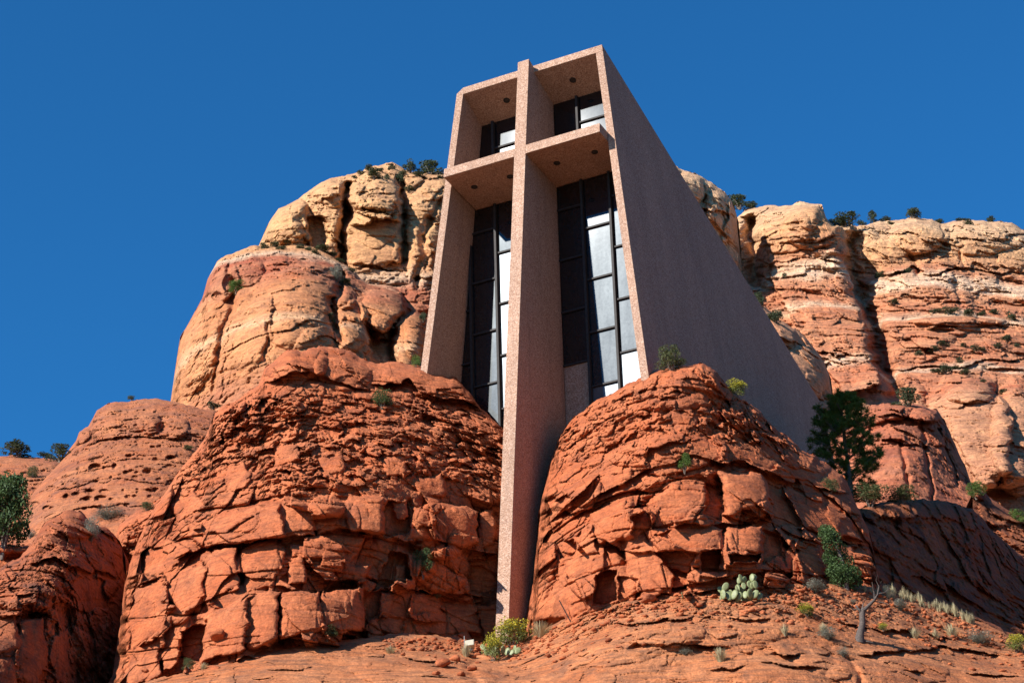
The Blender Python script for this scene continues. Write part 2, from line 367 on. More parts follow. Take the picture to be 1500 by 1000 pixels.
featA += [Slab(*q) for q in [
 ([(511, 727), (558, 725), (563, 772), (556, 783), (516, 780), (508, 765)], .85, 1.0), ([(564, 730), (598, 735), (602, 780), (564, 783)], -.55, 0), ([(569, 732), (597, 731), (597, 753), (583, 758)], .25, .8),
 ([(640, 743), (680, 740), (697, 750), (700, 790), (680, 800), (650, 795), (632, 765)], .85, .8), ([(600, 770), (632, 768), (634, 789), (600, 787)], .5, .6), ([(380, 731), (460, 746), (463, 781), (380, 788)], .45, .3), ([(463, 757), (505, 757), (508, 775), (465, 781)], .3, .5),
 ([(575, 806), (600, 811), (605, 848), (542, 866), (560, 830)], -.75, 0), ([(580, 830), (597, 830), (597, 857), (579, 857)], .25, .5), ([(700, 752), (722, 748), (726, 800), (703, 804)], .1, .5), ([(690, 820), (735, 815), (732, 872), (692, 866)], -.45, 0),
 ([(412, 867), (470, 865), (472, 922), (411, 932)], .75, .7), ([(380, 870), (409, 867), (409, 932), (392, 945), (380, 940)], .35, -1.2), ([(473, 866), (530, 857), (530, 925), (500, 929), (471, 908)], .9, .9), ([(532, 865), (566, 868), (556, 900), (534, 910)], -.65, 0),
 ([(559, 871), (602, 867), (595, 914), (560, 900)], .3, .5), ([(603, 870), (648, 872), (645, 900), (602, 900)], .45, .4), ([(596, 903), (630, 915), (630, 933), (594, 931)], .45, .4), ([(651, 880), (698, 877), (700, 925), (653, 932)], .4, .5), ([(702, 885), (729, 882), (729, 930), (702, 934)], .3, .3), ([(535, 905), (592, 905), (592, 932), (538, 934)], .1, .8),
 ([(279, 760), (352, 743), (409, 736), (420, 782), (308, 803), (281, 792)], .75, .35, 0, .5), ([(299, 811), (343, 800), (348, 859), (303, 872)], .6, .9), ([(350, 806), (396, 789), (418, 806), (398, 857), (353, 863)], .2, .25), ([(246, 842), (298, 824), (302, 868), (264, 893), (246, 877)], .55, .5),
 ([(299, 895), (334, 881), (362, 872), (361, 952), (299, 967)], .7, .3), ([(364, 873), (387, 864), (410, 864), (408, 931), (364, 950)], .5, .7), ([(266, 925), (297, 912), (296, 966), (264, 965)], -1.1, 0), ([(211, 806), (246, 789), (281, 806), (246, 840), (207, 850)], .4, .6), ([(196, 859), (242, 850), (234, 925), (188, 956)], .35, .8), ([(236, 930), (262, 905), (262, 970), (240, 985)], .3, .8), ([(186, 958), (230, 935), (236, 985), (190, 1010)], .5, .2),
 ([(425, 800), (500, 806), (505, 816), (428, 818)], .5, .1), ([(420, 822), (446, 815), (450, 852), (424, 856)], .4, .6), ([(500, 822), (540, 826), (536, 850), (498, 846)], .2, .9), ([(330, 690), (350, 672), (372, 690), (362, 712), (336, 716)], .3, .8), ([(465, 668), (500, 660), (506, 690), (472, 700)], .25, .9), ([(560, 668), (590, 664), (598, 690), (566, 694)], .25, .8), ([(398, 655), (430, 648), (440, 672), (405, 684)], .25, .8), ([(610, 700), (650, 694), (655, 722), (615, 728)], .3, .9), ([(250, 740), (285, 722), (300, 738), (262, 762)], .3, .5)]]
mass('rock_buttress', topA, [(150, 1050), (250, 1030), (500, 1000), (741, 985)], ctrlA, M_A, .028, 1.1, featA, disp_block(3, .028, wbA, wrA, wlA), rw=28, rR=1.6, jit=3.5, back=6)
# --- right buttress ------------------------------------------------------------
topB = [(758, 945), (766, 915), (774, 880), (781, 850), (786, 790), (789, 745), (797, 712), (804, 680), (818, 640), (840, 610), (880, 585), (925, 561), (950, 546), (985, 538), (1025, 531), (1050, 543), (1075, 575), (1110, 598), (1140, 630), (1180, 660), (1215, 680), (1238, 700), (1252, 735), (1275, 780), (1284, 830), (1294, 880)]
ctrlB = [(770, 900, 74.5), (800, 750, 74.5), (850, 620, 75.2), (920, 565, 74), (1020, 540, 73.3), (1100, 600, 75.5), (1200, 690, 78), (1260, 780, 77), (1280, 860, 75.5), (1150, 850, 71), (1000, 870, 69.5), (900, 890, 70.5), (1000, 700, 71.6), (1100, 720, 72.3), (900, 700, 72.3), (820, 800, 73), (830, 900, 72)]
wbB = lambda u, v: .12+1.1*sm(v, 680+.12*np.abs(u-950), 715+.12*np.abs(u-950))
wrB = lambda u, v: .16+.75*(1-sm(v, 650, 700))
wlB = lambda u, v: .6
featB = [
    ledge([(850, 745), (880, 720), (960, 680), (1020, 668), (1060, 672), (1120, 690), (1200, 712), (1245, 725)], 1.0, 24, .6),
    ledge([(790, 760), (815, 742), (850, 748), (900, 735)], .6, 20, .5),
    ledge([(1000, 772), (1050, 765), (1130, 760), (1200, 778), (1270, 800)], .75, 24, .5),
    ledge([(900, 880), (960, 862), (1050, 842), (1120, 835), (1250, 845)], .7, 20, .4),
    bulge(950, 660, 60, 22, .45, -8, .4), bulge(1130, 665, 95, 30, .6, 10, .4), bulge(855, 720, 30, 20, .5, -30, .4),
    bulge(1090, 725, 38, 38, .8, 0, .3), bulge(1010, 740, 48, 40, .7, 5, .3), bulge(1180, 745, 70, 26, .5, 8, .35), bulge(920, 760, 42, 30, .5, -20, .35),
    bulge(1090, 800, 38, 32, .75, 0, .3), bulge(1170, 815, 50, 26, .5, 5, .3), bulge(1000, 800, 50, 30, .45, -15, .35), bulge(880, 850, 60, 46, .6, -25, .35), bulge(950, 850, 30, 34, .5, 20, .3), bulge(1030, 850, 22, 20, .35), bulge(995, 862, 20, 18, .35),
    bulge(820, 880, 40, 50, .4, -20, .4), bulge(1020, 640, 120, 40, .3, 0, .5),
    crack([(1052, 700), (1058, 750)], 1.0, 8), crack([(1060, 780), (1058, 830)], .7, 6), crack([(1135, 720), (1150, 775), (1160, 830)], .7, 8), crack([(905, 780), (920, 830)], .5, 7), crack([(935, 720), (928, 760)], .4, 6), crack([(1210, 800), (1214, 845)], .6, 5)]
featB += [Slab(*q) for q in [
 ([(1055, 689), (1114, 696), (1127, 716), (1127, 742), (1074, 754), (1061, 760)], .85, .7), ([(1128, 712), (1150, 718), (1176, 768), (1129, 770)], -.45, 0), ([(1150, 712), (1240, 746), (1226, 786), (1178, 768)], .3, .35), ([(1034, 707), (1054, 715), (1060, 765), (1034, 758)], -1.0, 0),
 ([(947, 738), (984, 707), (1032, 711), (1030, 745), (991, 763), (960, 763)], .45, .2), ([(865, 751), (916, 733), (920, 782), (876, 795), (868, 782)], .65, .5), ([(921, 760), (947, 749), (958, 777), (929, 795)], .35, -.9), ([(960, 790), (1004, 765), (1058, 773), (1058, 799), (1026, 804), (986, 799)], .65, .3, .4),
 ([(1063, 773), (1115, 768), (1115, 804), (1066, 808)], .8, .8), ([(1068, 812), (1114, 808), (1112, 822), (1070, 824)], -.2, 0), ([(1066, 826), (1116, 824), (1116, 843), (1068, 846)], .6, .3), ([(1142, 782), (1166, 790), (1170, 839), (1121, 831), (1146, 808)], .25, .6), ([(1117, 773), (1139, 782), (1141, 808), (1120, 826)], -.45, 0), ([(1172, 804), (1202, 795), (1202, 841), (1178, 841)], .35, .8), ([(1206, 790), (1250, 800), (1246, 842), (1208, 841)], .15, .5),
 ([(835, 786), (859, 768), (872, 806), (846, 812)], .5, .7), ([(811, 792), (838, 790), (838, 817), (819, 820)], -.6, 0), ([(916, 808), (958, 799), (993, 848), (984, 872), (947, 865), (917, 839)], .55, .3), ([(870, 840), (903, 835), (905, 876), (872, 884)], -.7, -.2), ([(826, 828), (868, 815), (866, 838), (830, 850)], .4, .5), ([(908, 845), (935, 850), (930, 884), (906, 880)], .35, .5), ([(938, 852), (951, 848), (970, 865), (951, 887), (938, 878)], .75, .5),
 ([(775, 905), (824, 848), (866, 892), (841, 909)], .45, -.1), ([(951, 660), (1022, 642), (1057, 655), (1057, 674), (986, 692), (953, 694)], .35, .2, 0, .3), ([(1062, 652), (1120, 650), (1145, 675), (1130, 690), (1066, 676)], .35, .4), ([(1150, 680), (1200, 690), (1225, 715), (1170, 705)], .3, .3), ([(880, 700), (925, 682), (930, 700), (888, 718)], .35, .5), ([(800, 735), (830, 722), (842, 745), (808, 758)], .3, .7), ([(1205, 735), (1245, 752), (1262, 790), (1230, 786)], .4, -.5),
 ([(960, 812), (1000, 806), (1024, 812), (1012, 838), (985, 836)], .1, .9), ([(1026, 808), (1056, 804), (1058, 838), (1030, 836)], -.5, 0), ([(985, 578), (1030, 572), (1040, 590), (990, 596)], .15, .3), ([(985, 600), (1020, 606), (1018, 624), (980, 622)], .15, .3)]]
mass('rock_buttress', topB, [(758, 965), (800, 925), (870, 900), (950, 880), (1060, 860), (1200, 860), (1294, 890)], ctrlB, M_A, .028, 1.1, featB, disp_block(11, .028, wbB, wrB, wlB), rw=30, rR=1.8, jit=3, back=6)
# --- rock inside the cleft behind the fin
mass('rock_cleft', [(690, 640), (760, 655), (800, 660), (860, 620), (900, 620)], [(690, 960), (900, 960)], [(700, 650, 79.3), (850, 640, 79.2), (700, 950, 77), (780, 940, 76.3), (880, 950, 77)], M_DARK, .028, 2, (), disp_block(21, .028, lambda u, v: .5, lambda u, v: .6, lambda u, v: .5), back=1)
# --- shaded mass to the right
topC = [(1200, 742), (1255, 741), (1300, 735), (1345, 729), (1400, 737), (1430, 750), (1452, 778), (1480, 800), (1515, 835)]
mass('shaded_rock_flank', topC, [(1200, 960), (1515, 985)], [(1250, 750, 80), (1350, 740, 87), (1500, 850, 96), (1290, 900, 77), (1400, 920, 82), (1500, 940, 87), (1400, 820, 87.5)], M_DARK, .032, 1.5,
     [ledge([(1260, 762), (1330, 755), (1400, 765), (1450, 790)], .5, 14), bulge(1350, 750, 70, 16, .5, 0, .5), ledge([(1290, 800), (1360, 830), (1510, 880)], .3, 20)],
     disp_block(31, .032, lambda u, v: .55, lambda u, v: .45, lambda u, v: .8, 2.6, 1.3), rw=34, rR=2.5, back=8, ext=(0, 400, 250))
# --- foreground ledges
topL = [(150, 1020), (200, 1003), (240, 990), (330, 972), (400, 953), (480, 938), (545, 931), (620, 927), (700, 941), (735, 943), (765, 937), (790, 922), (870, 888), (950, 872), (1060, 850), (1200, 853), (1262, 857), (1350, 880), (1420, 903), (1470, 925), (1520, 960)]
ctrlL = [(240, 990, 68.8), (400, 1000, 65.5), (600, 1000, 66), (700, 995, 66.8), (480, 938, 70.6), (620, 927, 73.0), (700, 935, 74.3), (735, 935, 74.0), (790, 920, 73), (870, 888, 70.9), (1000, 866, 69.3), (1150, 852, 70.7), (1300, 868, 74), (1480, 935, 76), (1500, 1000, 70), (1300, 1000, 66.5), (1000, 1000, 65), (850, 1000, 65.5), (1200, 930, 67.8), (1000, 930, 66.6), (850, 950, 68.0), (700, 1120, 60), (1200, 1120, 60), (300, 1120, 60), (1500, 1120, 62)]
def dispL(P, u, v, m, n1):
    f = disp_block(41, .026, lambda u, v: .12, lambda u, v: 1.0*sm(1-np.abs(v-(.18*np.abs(u-1130)*0+885))/60, .1, .7)*.55*(u > 780)+.07, lambda u, v: .28, 1.6, .55)
    return f(P, u, v, m, n1)
featL = [
    ledge([(735, 985), (800, 955), (900, 915), (1000, 902), (1080, 898), (1180, 905), (1260, 915), (1400, 935)], .4, 12, .5, 1.6),
    ledge([(780, 960), (900, 945), (1000, 940), (1100, 955), (1220, 960), (1380, 948), (1480, 960)], .5, 14, .5, 1.6),
    ledge([(1000, 985), (1080, 975), (1130, 968), (1240, 985), (1400, 985), (1500, 990)], .35, 10, .5, 1.6),
    ledge([(240, 1000), (380, 982), (470, 975), (560, 958), (680, 968)], .3, 10, .5, 1.6), ledge([(560, 985), (640, 990), (700, 1000)], .3, 10, .5, 1.6),
    bulge(900, 945, 150, 26, .35, -9, .5), bulge(1020, 925, 160, 22, .35, 0, .5), bulge(1110, 985, 130, 26, .4, 0, .4), bulge(1300, 985, 90, 24, .4, 0, .4), bulge(620, 985, 110, 30, .5, 5, .5),
    bulge(1440, 925, 45, 18, .4, 15, .4), crack([(1240, 965), (1258, 985), (1262, 1000)], .3, 4), crack([(700, 950), (690, 985), (700, 1000)], .5, 10)]
mass('rock_ledge', topL, [(150, 1130), (1520, 1130)], ctrlL, M_LEDGE, .026, 1.2, featL, dispL, rw=10, rR=.3, jit=2, back=3, ext=(300, 400, 0))
# --- lower left mass
topN = [(-30, 835), (0, 828), (28, 815), (48, 790), (65, 768), (95, 750), (120, 752), (135, 765), (160, 772), (176, 790), (184, 815), (188, 900), (190, 960)]
mass('rock_outcrop', topN, [(-30, 1080), (190, 1080)], [(0, 850, 72), (90, 760, 76), (178, 800, 79), (182, 980, 78.5), (120, 980, 74), (0, 990, 67), (60, 870, 70.4), (140, 880, 76.6), (20, 900, 69.5)], M_N, .028, 1.1,
     [bulge(115, 840, 60, 34, .8, 20, .35), ledge([(40, 830), (80, 815), (130, 830), (180, 850)], .8, 26), ledge([(-20, 905), (40, 900), (90, 880), (150, 905)], .6, 22), bulge(20, 880, 55, 40, .6, 0, .4), bulge(110, 770, 40, 18, .5, 0, .4), crack([(45, 890), (50, 960)], .7, 7), crack([(95, 900), (120, 1000)], .9, 12), bulge(30, 960, 50, 40, .6, 0, .4), bulge(130, 930, 30, 60, .4, 10, .4), Slab([(-20, 905), (20, 900), (30, 950), (-20, 960)], .5, .4), Slab([(30, 915), (62, 905), (75, 960), (50, 1000), (28, 990)], .45, .3), Slab([(-20, 965), (24, 960), (30, 1020), (-20, 1020)], .3, .3), Slab([(75, 930), (100, 920), (105, 985), (80, 1000)], .3, -1.2), Slab([(110, 850), (150, 845), (158, 890), (115, 895)], .4, -1.5)],
     disp_block(51, .028, lambda u, v: .7, lambda u, v: .35, lambda u, v: .8), rw=24, rR=2.2, jit=3.5, back=4, ext=(500, 0, 0))
mass('rock_outcrop', [(-30, 800), (0, 793), (25, 796), (55, 792), (70, 800)], [(-30, 860), (70, 860)], [(0, 800, 78), (60, 800, 79), (0, 860, 76), (60, 860, 77)], M_A, .03, 1.5, [bulge(20, 803, 35, 9, .8, 0, .4)], disp_block(52, .03, lambda u, v: .5, lambda u, v: .6, lambda u, v: .8), rw=10, rR=1, back=4, ext=(500, 0, 60))
# --- deep cleft backing and little dome between outcrop and buttress
mass('rock_cleft', [(160, 800), (176, 768), (200, 748), (222, 738), (240, 725), (262, 700), (300, 690)], [(160, 1060), (300, 1060)], [(180, 780, 84), (230, 740, 84), (280, 720, 82), (200, 860, 83), (180, 1000, 82), (280, 900, 80)], M_A, .03, 1.3, [ledge([(170, 800), (200, 815), (260, 800)], .8, 20), bulge(212, 775, 38, 30, .9, -10, .5), crack([(185, 830), (188, 1000)], 1.5, 12)], disp_block(61, .03, lambda u, v: .4, lambda u, v: .35, lambda u, v: .6), rw=18, rR=1.5, back=5)
# --- pitted dome
topG = [(10, 820), (22, 785), (35, 742), (60, 708), (88, 676), (112, 645), (116, 632), (130, 622), (142, 600), (160, 590), (190, 586), (230, 583), (270, 591), (310, 600), (345, 615), (380, 640)]
gr = random.Random(5); pits = []
for row, (va, n_) in enumerate([(682, 4), (700, 11), (717, 14), (728, 12), (741, 9), (690, 6), (654, 5), (668, 5)]):
    for k in range(n_):
        uu = 60+gr.random()*200; sz = gr.choice([2.0, 2.5, 3, 4, 5.5]); pits.append(pit(uu, va+.0011*(uu-190)**2+gr.uniform(-2.5, 2.5), sz*1.35, sz*.75, .12+sz*.05))
pits += [pit(139, 684, 10, 6, .7), pit(168, 683, 4, 5, .4), pit(147, 729, 9, 4, .5), pit(52, 738, 6, 3.5, .4)]
featG = [ledge([(120, 652), (170, 640), (230, 640), (310, 640)], .55, 10, .5), bulge(220, 620, 18, 16, .8, 0, .4), bulge(255, 625, 22, 18, .6), pit(238, 625, 9, 9, .8), bulge(170, 625, 45, 16, .6, -8, .4), bulge(121, 640, 14, 9, .9, -30, .4), ledge([(110, 690), (200, 672), (320, 676)], .3, 8, .4), ledge([(70, 720), (160, 700), (300, 705)], .25, 8, .4), ledge([(60, 755), (160, 738), (300, 742)], .25, 8, .4)]+pits
mass('pitted_rock_dome', topG, [(10, 880), (380, 880)], [(30, 790, 94), (120, 650, 101), (230, 590, 105), (310, 610, 103), (370, 640, 106), (200, 700, 96), (250, 760, 93), (150, 760, 93), (210, 850, 89), (100, 820, 91)], M_G, .035, 1.1, featG, disp_block(71, .035, lambda u, v: .25*(1-sm(v, 640, 660)), lambda u, v: .4-.22*sm(v, 640, 660), lambda u, v: .75-.3*sm(v, 640, 660), 2.0, .9), rw=40, rR=4.0, jit=2, back=8, ext=(0, 0, 120))
# --- far left low ridge
mass('low_ridge', [(-30, 668), (0, 667), (50, 669), (85, 674), (110, 690), (150, 740)], [(-30, 860), (150, 860)], [(-30, 670, 150), (100, 690, 146), (0, 850, 120), (140, 850, 118), (50, 760, 134)], M_G, .05, 1.5, [ledge([(-20, 697), (50, 699), (120, 702)], .5, 8, .4)], disp_block(75, .05, lambda u, v: .2, lambda u, v: .5, lambda u, v: .6, 3.5, 1.6), rw=22, rR=4, jit=1.5, back=14, ext=(600, 0, 200))
# --- far cliffs
def zat(v, u, D): return float(at(np.array(u), np.array(v), D)[2])
CRM, TAN, ORG, PNK, WHT, DRD = (.52, .275, .125), (.50, .225, .095), (.42, .14, .055), (.47, .175, .065), (.57, .32, .17), (.31, .075, .035)
zA, zB = zat(600, 400, 230), zat(230, 560, 258)
fz = lambda v, D=240: (zat(v, 450, D)-zA)/(zB-zA)
bandI = [(fz(600, 228), (.38, .12, .055)), (fz(555, 230), PNK), (fz(500, 232), (.48, .185, .07)), (fz(488, 232), WHT), (fz(478, 234), PNK), (fz(440, 238), (.44, .155, .055)), (fz(405, 242), DRD), (fz(375, 245), DRD), (fz(366, 247), (.5, .34, .22)), (fz(355, 250), TAN), (fz(300, 254), (.55, .29, .12)), (fz(265, 257), CRM)]
bandI = [(min(max(a, 0), 1), c) for a, c in sorted(bandI)]
M_I = rockmat('banded_cliff_sandstone', TAN, (.54, .28, .135), (.20, .085, .05), .085, bandI, (zA, zB), varn=.4, thinband=.35)
topI2 = [(372, 385), (380, 358), (392, 330), (408, 305), (432, 293), (450, 282), (470, 268), (483, 260), (505, 256), (528, 250), (548, 241), (575, 238), (600, 250), (640, 254), (665, 256), (720, 262)]
featI2 = [crack([(510, 270), (508, 300), (500, 330), (500, 385), (508, 410)], 7, 6), crack([(587, 262), (592, 290), (593, 380)], 4, 5), crack([(640, 300), (625, 340), (615, 420)], 2.5, 4), crack([(620, 330), (612, 420)], 2.0, 4),
    bulge(550, 305, 42, 60, 4, 0, .4), bulge(550, 290, 44, 22, 2.5, 0, .5), bulge(490, 283, 26, 20, 3.5, 10, .5), bulge(425, 330, 34, 44, 4, 15, .5), bulge(475, 335, 30, 60, 1.5, 0, .5), bulge(550, 345, 42, 48, 2, 0, .3), bulge(620, 330, 26, 60, 2, 0, .5), bulge(640, 275, 22, 16, 2, 0, .5),
    ledge([(510, 316), (560, 320), (590, 312)], 2.0, 8, .3), ledge([(515, 392), (560, 388), (600, 390)], 1.6, 8, .3), crack([(455, 308), (452, 340)], 3, 10), crack([(440, 320), (450, 360)], 2, 5), pit(468, 340, 17, 26, 3.5)]
featI2 += [Slab([(513, 318), (552, 322), (586, 315), (588, 350), (584, 390), (548, 387), (515, 392)], .55, .2, 0, .25), Slab([(458, 290), (500, 283), (499, 380), (478, 376), (474, 318)], .5, .5, 0, .4), Slab([(392, 318), (420, 300), (448, 298), (452, 350), (384, 352)], .5, .5, 0, .6), Slab([(451, 316), (474, 320), (476, 366), (455, 362)], -.9, -.3, 0, .3), Slab([(514, 268), (555, 258), (586, 270), (584, 306), (516, 310)], .75, .3, 0, .7), Slab([(598, 330), (622, 325), (626, 400), (600, 410)], .4, .4, 0, .5), Slab([(600, 285), (650, 280), (655, 320), (605, 322)], .3, .4, 0, .6), Slab([(595, 415), (628, 408), (640, 450), (600, 460)], .3, .4, 0, .5), Slab([(450, 262), (485, 258), (500, 275), (460, 285)], .6, .3, 0, .6)]
mass('sandstone_cliff', topI2, [(372, 640), (720, 640)], [(380, 380, 262), (480, 265, 266), (600, 245, 270), (720, 265, 272), (400, 620, 246), (700, 620, 248), (550, 450, 255), (430, 320, 262)], M_I, .085, 1.2, featI2, disp_block(81, .085, lambda u, v: .6, lambda u, v: .35, lambda u, v: .8, 5.5, 2.6), rw=20, rR=6, jit=2.5, back=18, ext=(0, 270, 150))
topI1 = [(249, 592), (253, 565), (258, 530), (264, 492), (278, 468), (296, 436), (304, 408), (318, 384), (330, 376), (345, 369), (368, 362), (400, 360), (440, 357), (475, 366), (505, 385), (540, 415), (560, 415), (585, 420), (600, 445), (622, 462), (650, 470), (700, 480)]
featI1 = [bulge(560, 455, 34, 34, 6, 20, .45), bulge(515, 480, 24, 42, 5, 10, .5), bulge(505, 440, 16, 14, 3), bulge(597, 500, 24, 42, 5, 10, .45), bulge(610, 490, 18, 40, 3, 0, .5), bulge(440, 440, 70, 70, 4, -20, .6), bulge(420, 480, 60, 110, 3, 20, .7), bulge(350, 500, 45, 90, 2.5, 15, .6), bulge(290, 510, 30, 70, 2, 15, .6), bulge(322, 405, 28, 34, 3, -20, .5), bulge(360, 395, 26, 26, 2.5, 0, .5), bulge(395, 380, 30, 16, 1.5, 0, .4), bulge(470, 520, 40, 40, 2.5, 0, .5),
    crack([(540, 470), (545, 500), (560, 540)], 4, 7), crack([(500, 400), (492, 440), (488, 470), (500, 500)], 4.0, 6), crack([(580, 470), (572, 510), (575, 540)], 4, 5), crack([(336, 390), (345, 430), (342, 455)], 3, 5), crack([(395, 475), (393, 530)], 1, 3), crack([(338, 440), (328, 500), (310, 570)], 1.6, 4), ledge([(320, 520), (400, 482), (460, 470), (500, 476)], .9, 6, .4), ledge([(430, 500), (480, 492), (520, 520)], 2, 10, .3), pit(335, 415, 10, 14, 3), pit(540, 405, 20, 7, 3), crack([(585, 470), (610, 450), (630, 455)], 2.5, 4), pit(318, 434, 9, 6, 2)]
featI1 += [Slab([(352, 372), (402, 362), (478, 370), (500, 388), (498, 412), (440, 408), (400, 420), (350, 412)], .3, .2, .8, .8), Slab([(300, 420), (330, 385), (348, 375), (344, 400), (330, 440), (305, 455)], .35, .5, 0, .7), Slab([(340, 455), (392, 430), (396, 560), (350, 600), (320, 600), (330, 520)], .15, .35, 0, .8), Slab([(398, 430), (470, 415), (490, 440), (485, 520), (440, 560), (398, 560)], .35, .3, 0, .8), Slab([(530, 430), (560, 420), (592, 430), (586, 470), (560, 490), (536, 470)], .9, .6, .9, .6), Slab([(502, 478), (528, 460), (540, 500), (532, 540), (500, 545)], .7, .8, 0, .6), Slab([(580, 480), (600, 462), (622, 470), (622, 545), (586, 545)], .8, .7, 0, .6), Slab([(545, 500), (572, 498), (572, 545), (548, 545)], -1.0, -.5, 0, .4)]
mass('sandstone_cliff', topI1, [(249, 660), (700, 660)], [(255, 580, 238), (265, 500, 240), (330, 390, 248), (440, 365, 252), (560, 430, 250), (690, 490, 252), (330, 520, 232), (420, 480, 230), (480, 620, 222), (300, 640, 228), (680, 640, 236), (600, 560, 236)], M_I, .08, 1.15, featI1, disp_block(91, .08, lambda u, v: .15+.3*sm(u, 480, 520), lambda u, v: .22+.4*(1-sm(v, 380, 420)), lambda u, v: .4+.3*(1-sm(v, 380, 420)), 4.5, 2.4), rw=26, rR=7, jit=2.2, back=18, ext=(0, 250, 250))
zC, zD = zat(740, 1350, 205), zat(300, 1350, 268)
DJ = lambda v: 205+(740-v)/440*63
fj = lambda v, u=1350: min(max((zat(v, u, DJ(v))-zC)/(zD-zC), 0), 1)
bandJ = [(fj(740), (0.419, 0.174, 0.0905)), (fj(640), (0.456, 0.197, 0.0984)), (fj(585), (0.437, 0.189, 0.0984)), (fj(560), (0.419, 0.118, 0.0528)), (fj(525), (0.428, 0.134, 0.0604)), (fj(516), (0.625, 0.419, 0.276)), (fj(506), (0.419, 0.126, 0.0566)), (fj(440), (0.437, 0.15, 0.0679)), (fj(432), (0.625, 0.419, 0.265)), (fj(420), (0.428, 0.134, 0.0604)), (fj(395), (0.456, 0.174, 0.083)), (fj(388), (0.666, 0.448, 0.295)), (fj(376), (0.646, 0.419, 0.265)), (fj(366), (0.437, 0.158, 0.0754)), (fj(350), (0.483, 0.22, 0.0984)), (fj(325), CRM), (fj(300), (0.584, 0.359, 0.197))]
M_J = rockmat('layered_cliff_sandstone', TAN, (.54, .28, .135), (.20, .085, .05), .085, sorted(bandJ), (zC, zD), varn=.4, thinband=.55)
topJ = [(1050, 330), (1080, 318), (1092, 306), (1125, 302), (1160, 301), (1172, 297), (1204, 299), (1210, 318), (1222, 330), (1260, 330), (1300, 324), (1326, 322), (1336, 318), (1365, 320), (1378, 330), (1400, 325), (1440, 322), (1482, 326), (1496, 336), (1530, 345)]
featJ = [crack([(1100, 320), (1105, 370), (1110, 420)], 7, 10), crack([(1240, 360), (1262, 420), (1280, 470), (1296, 540), (1310, 575)], 8, 11), crack([(1255, 350), (1275, 400)], 5, 12),
    bulge(1185, 400, 60, 100, 7, -6, .55), bulge(1190, 330, 45, 34, 4, 0, .5), bulge(1200, 480, 65, 70, 5, -15, .5), bulge(1145, 335, 45, 34, 3, 0, .5), bulge(1185, 318, 16, 20, 2, 0, .5), bulge(1350, 345, 40, 28, 3, 0, .5), bulge(1440, 345, 60, 28, 2.5, 0, .5),
    bulge(1350, 450, 80, 70, 2.5, 0, .6), bulge(1400, 470, 70, 8, 3, 0, .5), bulge(1390, 375, 110, 60, 2, 0, .6), bulge(1420, 630, 62, 90, 7, -15, .5), bulge(1490, 640, 40, 90, 7, 0, .5), bulge(1225, 610, 60, 50, 3, 10, .5), bulge(1420, 570, 40, 22, 4, 0, .5), bulge(1470, 690, 40, 26, 5, 0, .4), bulge(1300, 600, 60, 60, 3, 0, .5),
    ledge([(1130, 375), (1185, 383), (1250, 378)], 1.2, 7, .5), ledge([(1110, 345), (1180, 350), (1240, 345)], 1.5, 7, .5), ledge([(1290, 400), (1400, 394), (1510, 400)], 1.8, 8, .5), ledge([(1280, 335), (1400, 352), (1510, 345)], 1.5, 8, .5), ledge([(1350, 478), (1420, 474), (1510, 480)], 2, 8, .6), ledge([(1290, 545), (1400, 535), (1510, 524)], 1.5, 9, .6), ledge([(1180, 510), (1260, 520), (1290, 525)], 2.0, 8, .5), ledge([(1380, 562), (1420, 553), (1460, 565)], 1.5, 8, .5), crack([(1330, 375), (1345, 400)], 2, 5), crack([(1410, 360), (1412, 390)], 1.2, 3), ledge([(1440, 650), (1480, 645), (1515, 655)], 2.5, 12, .4), ledge([(1380, 600), (1430, 590), (1490, 600)], 1.2, 8, .5)]
featJ = [f for i, f in enumerate(featJ) if i not in (3, 5)]
featJ += [Slab([(1124, 304), (1206, 298), (1236, 345), (1250, 400), (1266, 470), (1292, 560), (1240, 575), (1170, 500), (1136, 420), (1122, 350)], 2.0, .9, 0, .95), Slab([(1140, 300), (1170, 298), (1204, 300), (1208, 322), (1180, 330), (1145, 330)], .5, .5, 0, .9), Slab([(1145, 338), (1228, 344), (1240, 376), (1150, 372)], .45, .2, 0, .9),
    Slab([(1310, 326), (1370, 320), (1384, 345), (1372, 372), (1300, 376)], .5, .4, 0, .85), Slab([(1388, 330), (1480, 326), (1515, 345), (1512, 392), (1392, 388)], .35, .2, 0, .85), Slab([(1300, 402), (1395, 398), (1398, 440), (1300, 450)], .4, .4, 0, .9), Slab([(1402, 400), (1518, 404), (1518, 445), (1404, 440)], .3, .1, 0, .9), Slab([(1300, 470), (1360, 462), (1518, 490), (1518, 520), (1360, 530), (1300, 540)], .25, .05, 0, .85), Slab([(1330, 545), (1380, 540), (1390, 575), (1345, 600)], .3, .5, 0, .85),
    Slab([(1372, 560), (1420, 550), (1450, 565), (1485, 610), (1480, 690), (1440, 720), (1400, 640)], 1.2, .9, .6, .85), Slab([(1465, 620), (1520, 610), (1520, 700), (1470, 710), (1455, 660)], 1.1, .3, .6, .85), Slab([(1215, 570), (1290, 580), (1320, 620), (1230, 640)], .5, .5, .5, .85)]
mass('sandstone_cliff', topJ, [(1050, 800), (1530, 800)], [(1060, 340, 275), (1200, 310, 272), (1350, 325, 278), (1520, 350, 282), (1100, 500, 248), (1350, 500, 250), (1520, 500, 254), (1100, 780, 205), (1350, 780, 205), (1520, 780, 208), (1290, 430, 264), (1440, 620, 230)], M_J, .085, 1.15, featJ, disp_block(101, .085, lambda u, v: .45*(1-sm(v, 540, 580))+.12, lambda u, v: .28, lambda u, v: .55*(1-.5*sm(v, 560, 620)), 4.5, 2.3), rw=16, rR=5, jit=2, back=20, ext=(120, 600, 300))
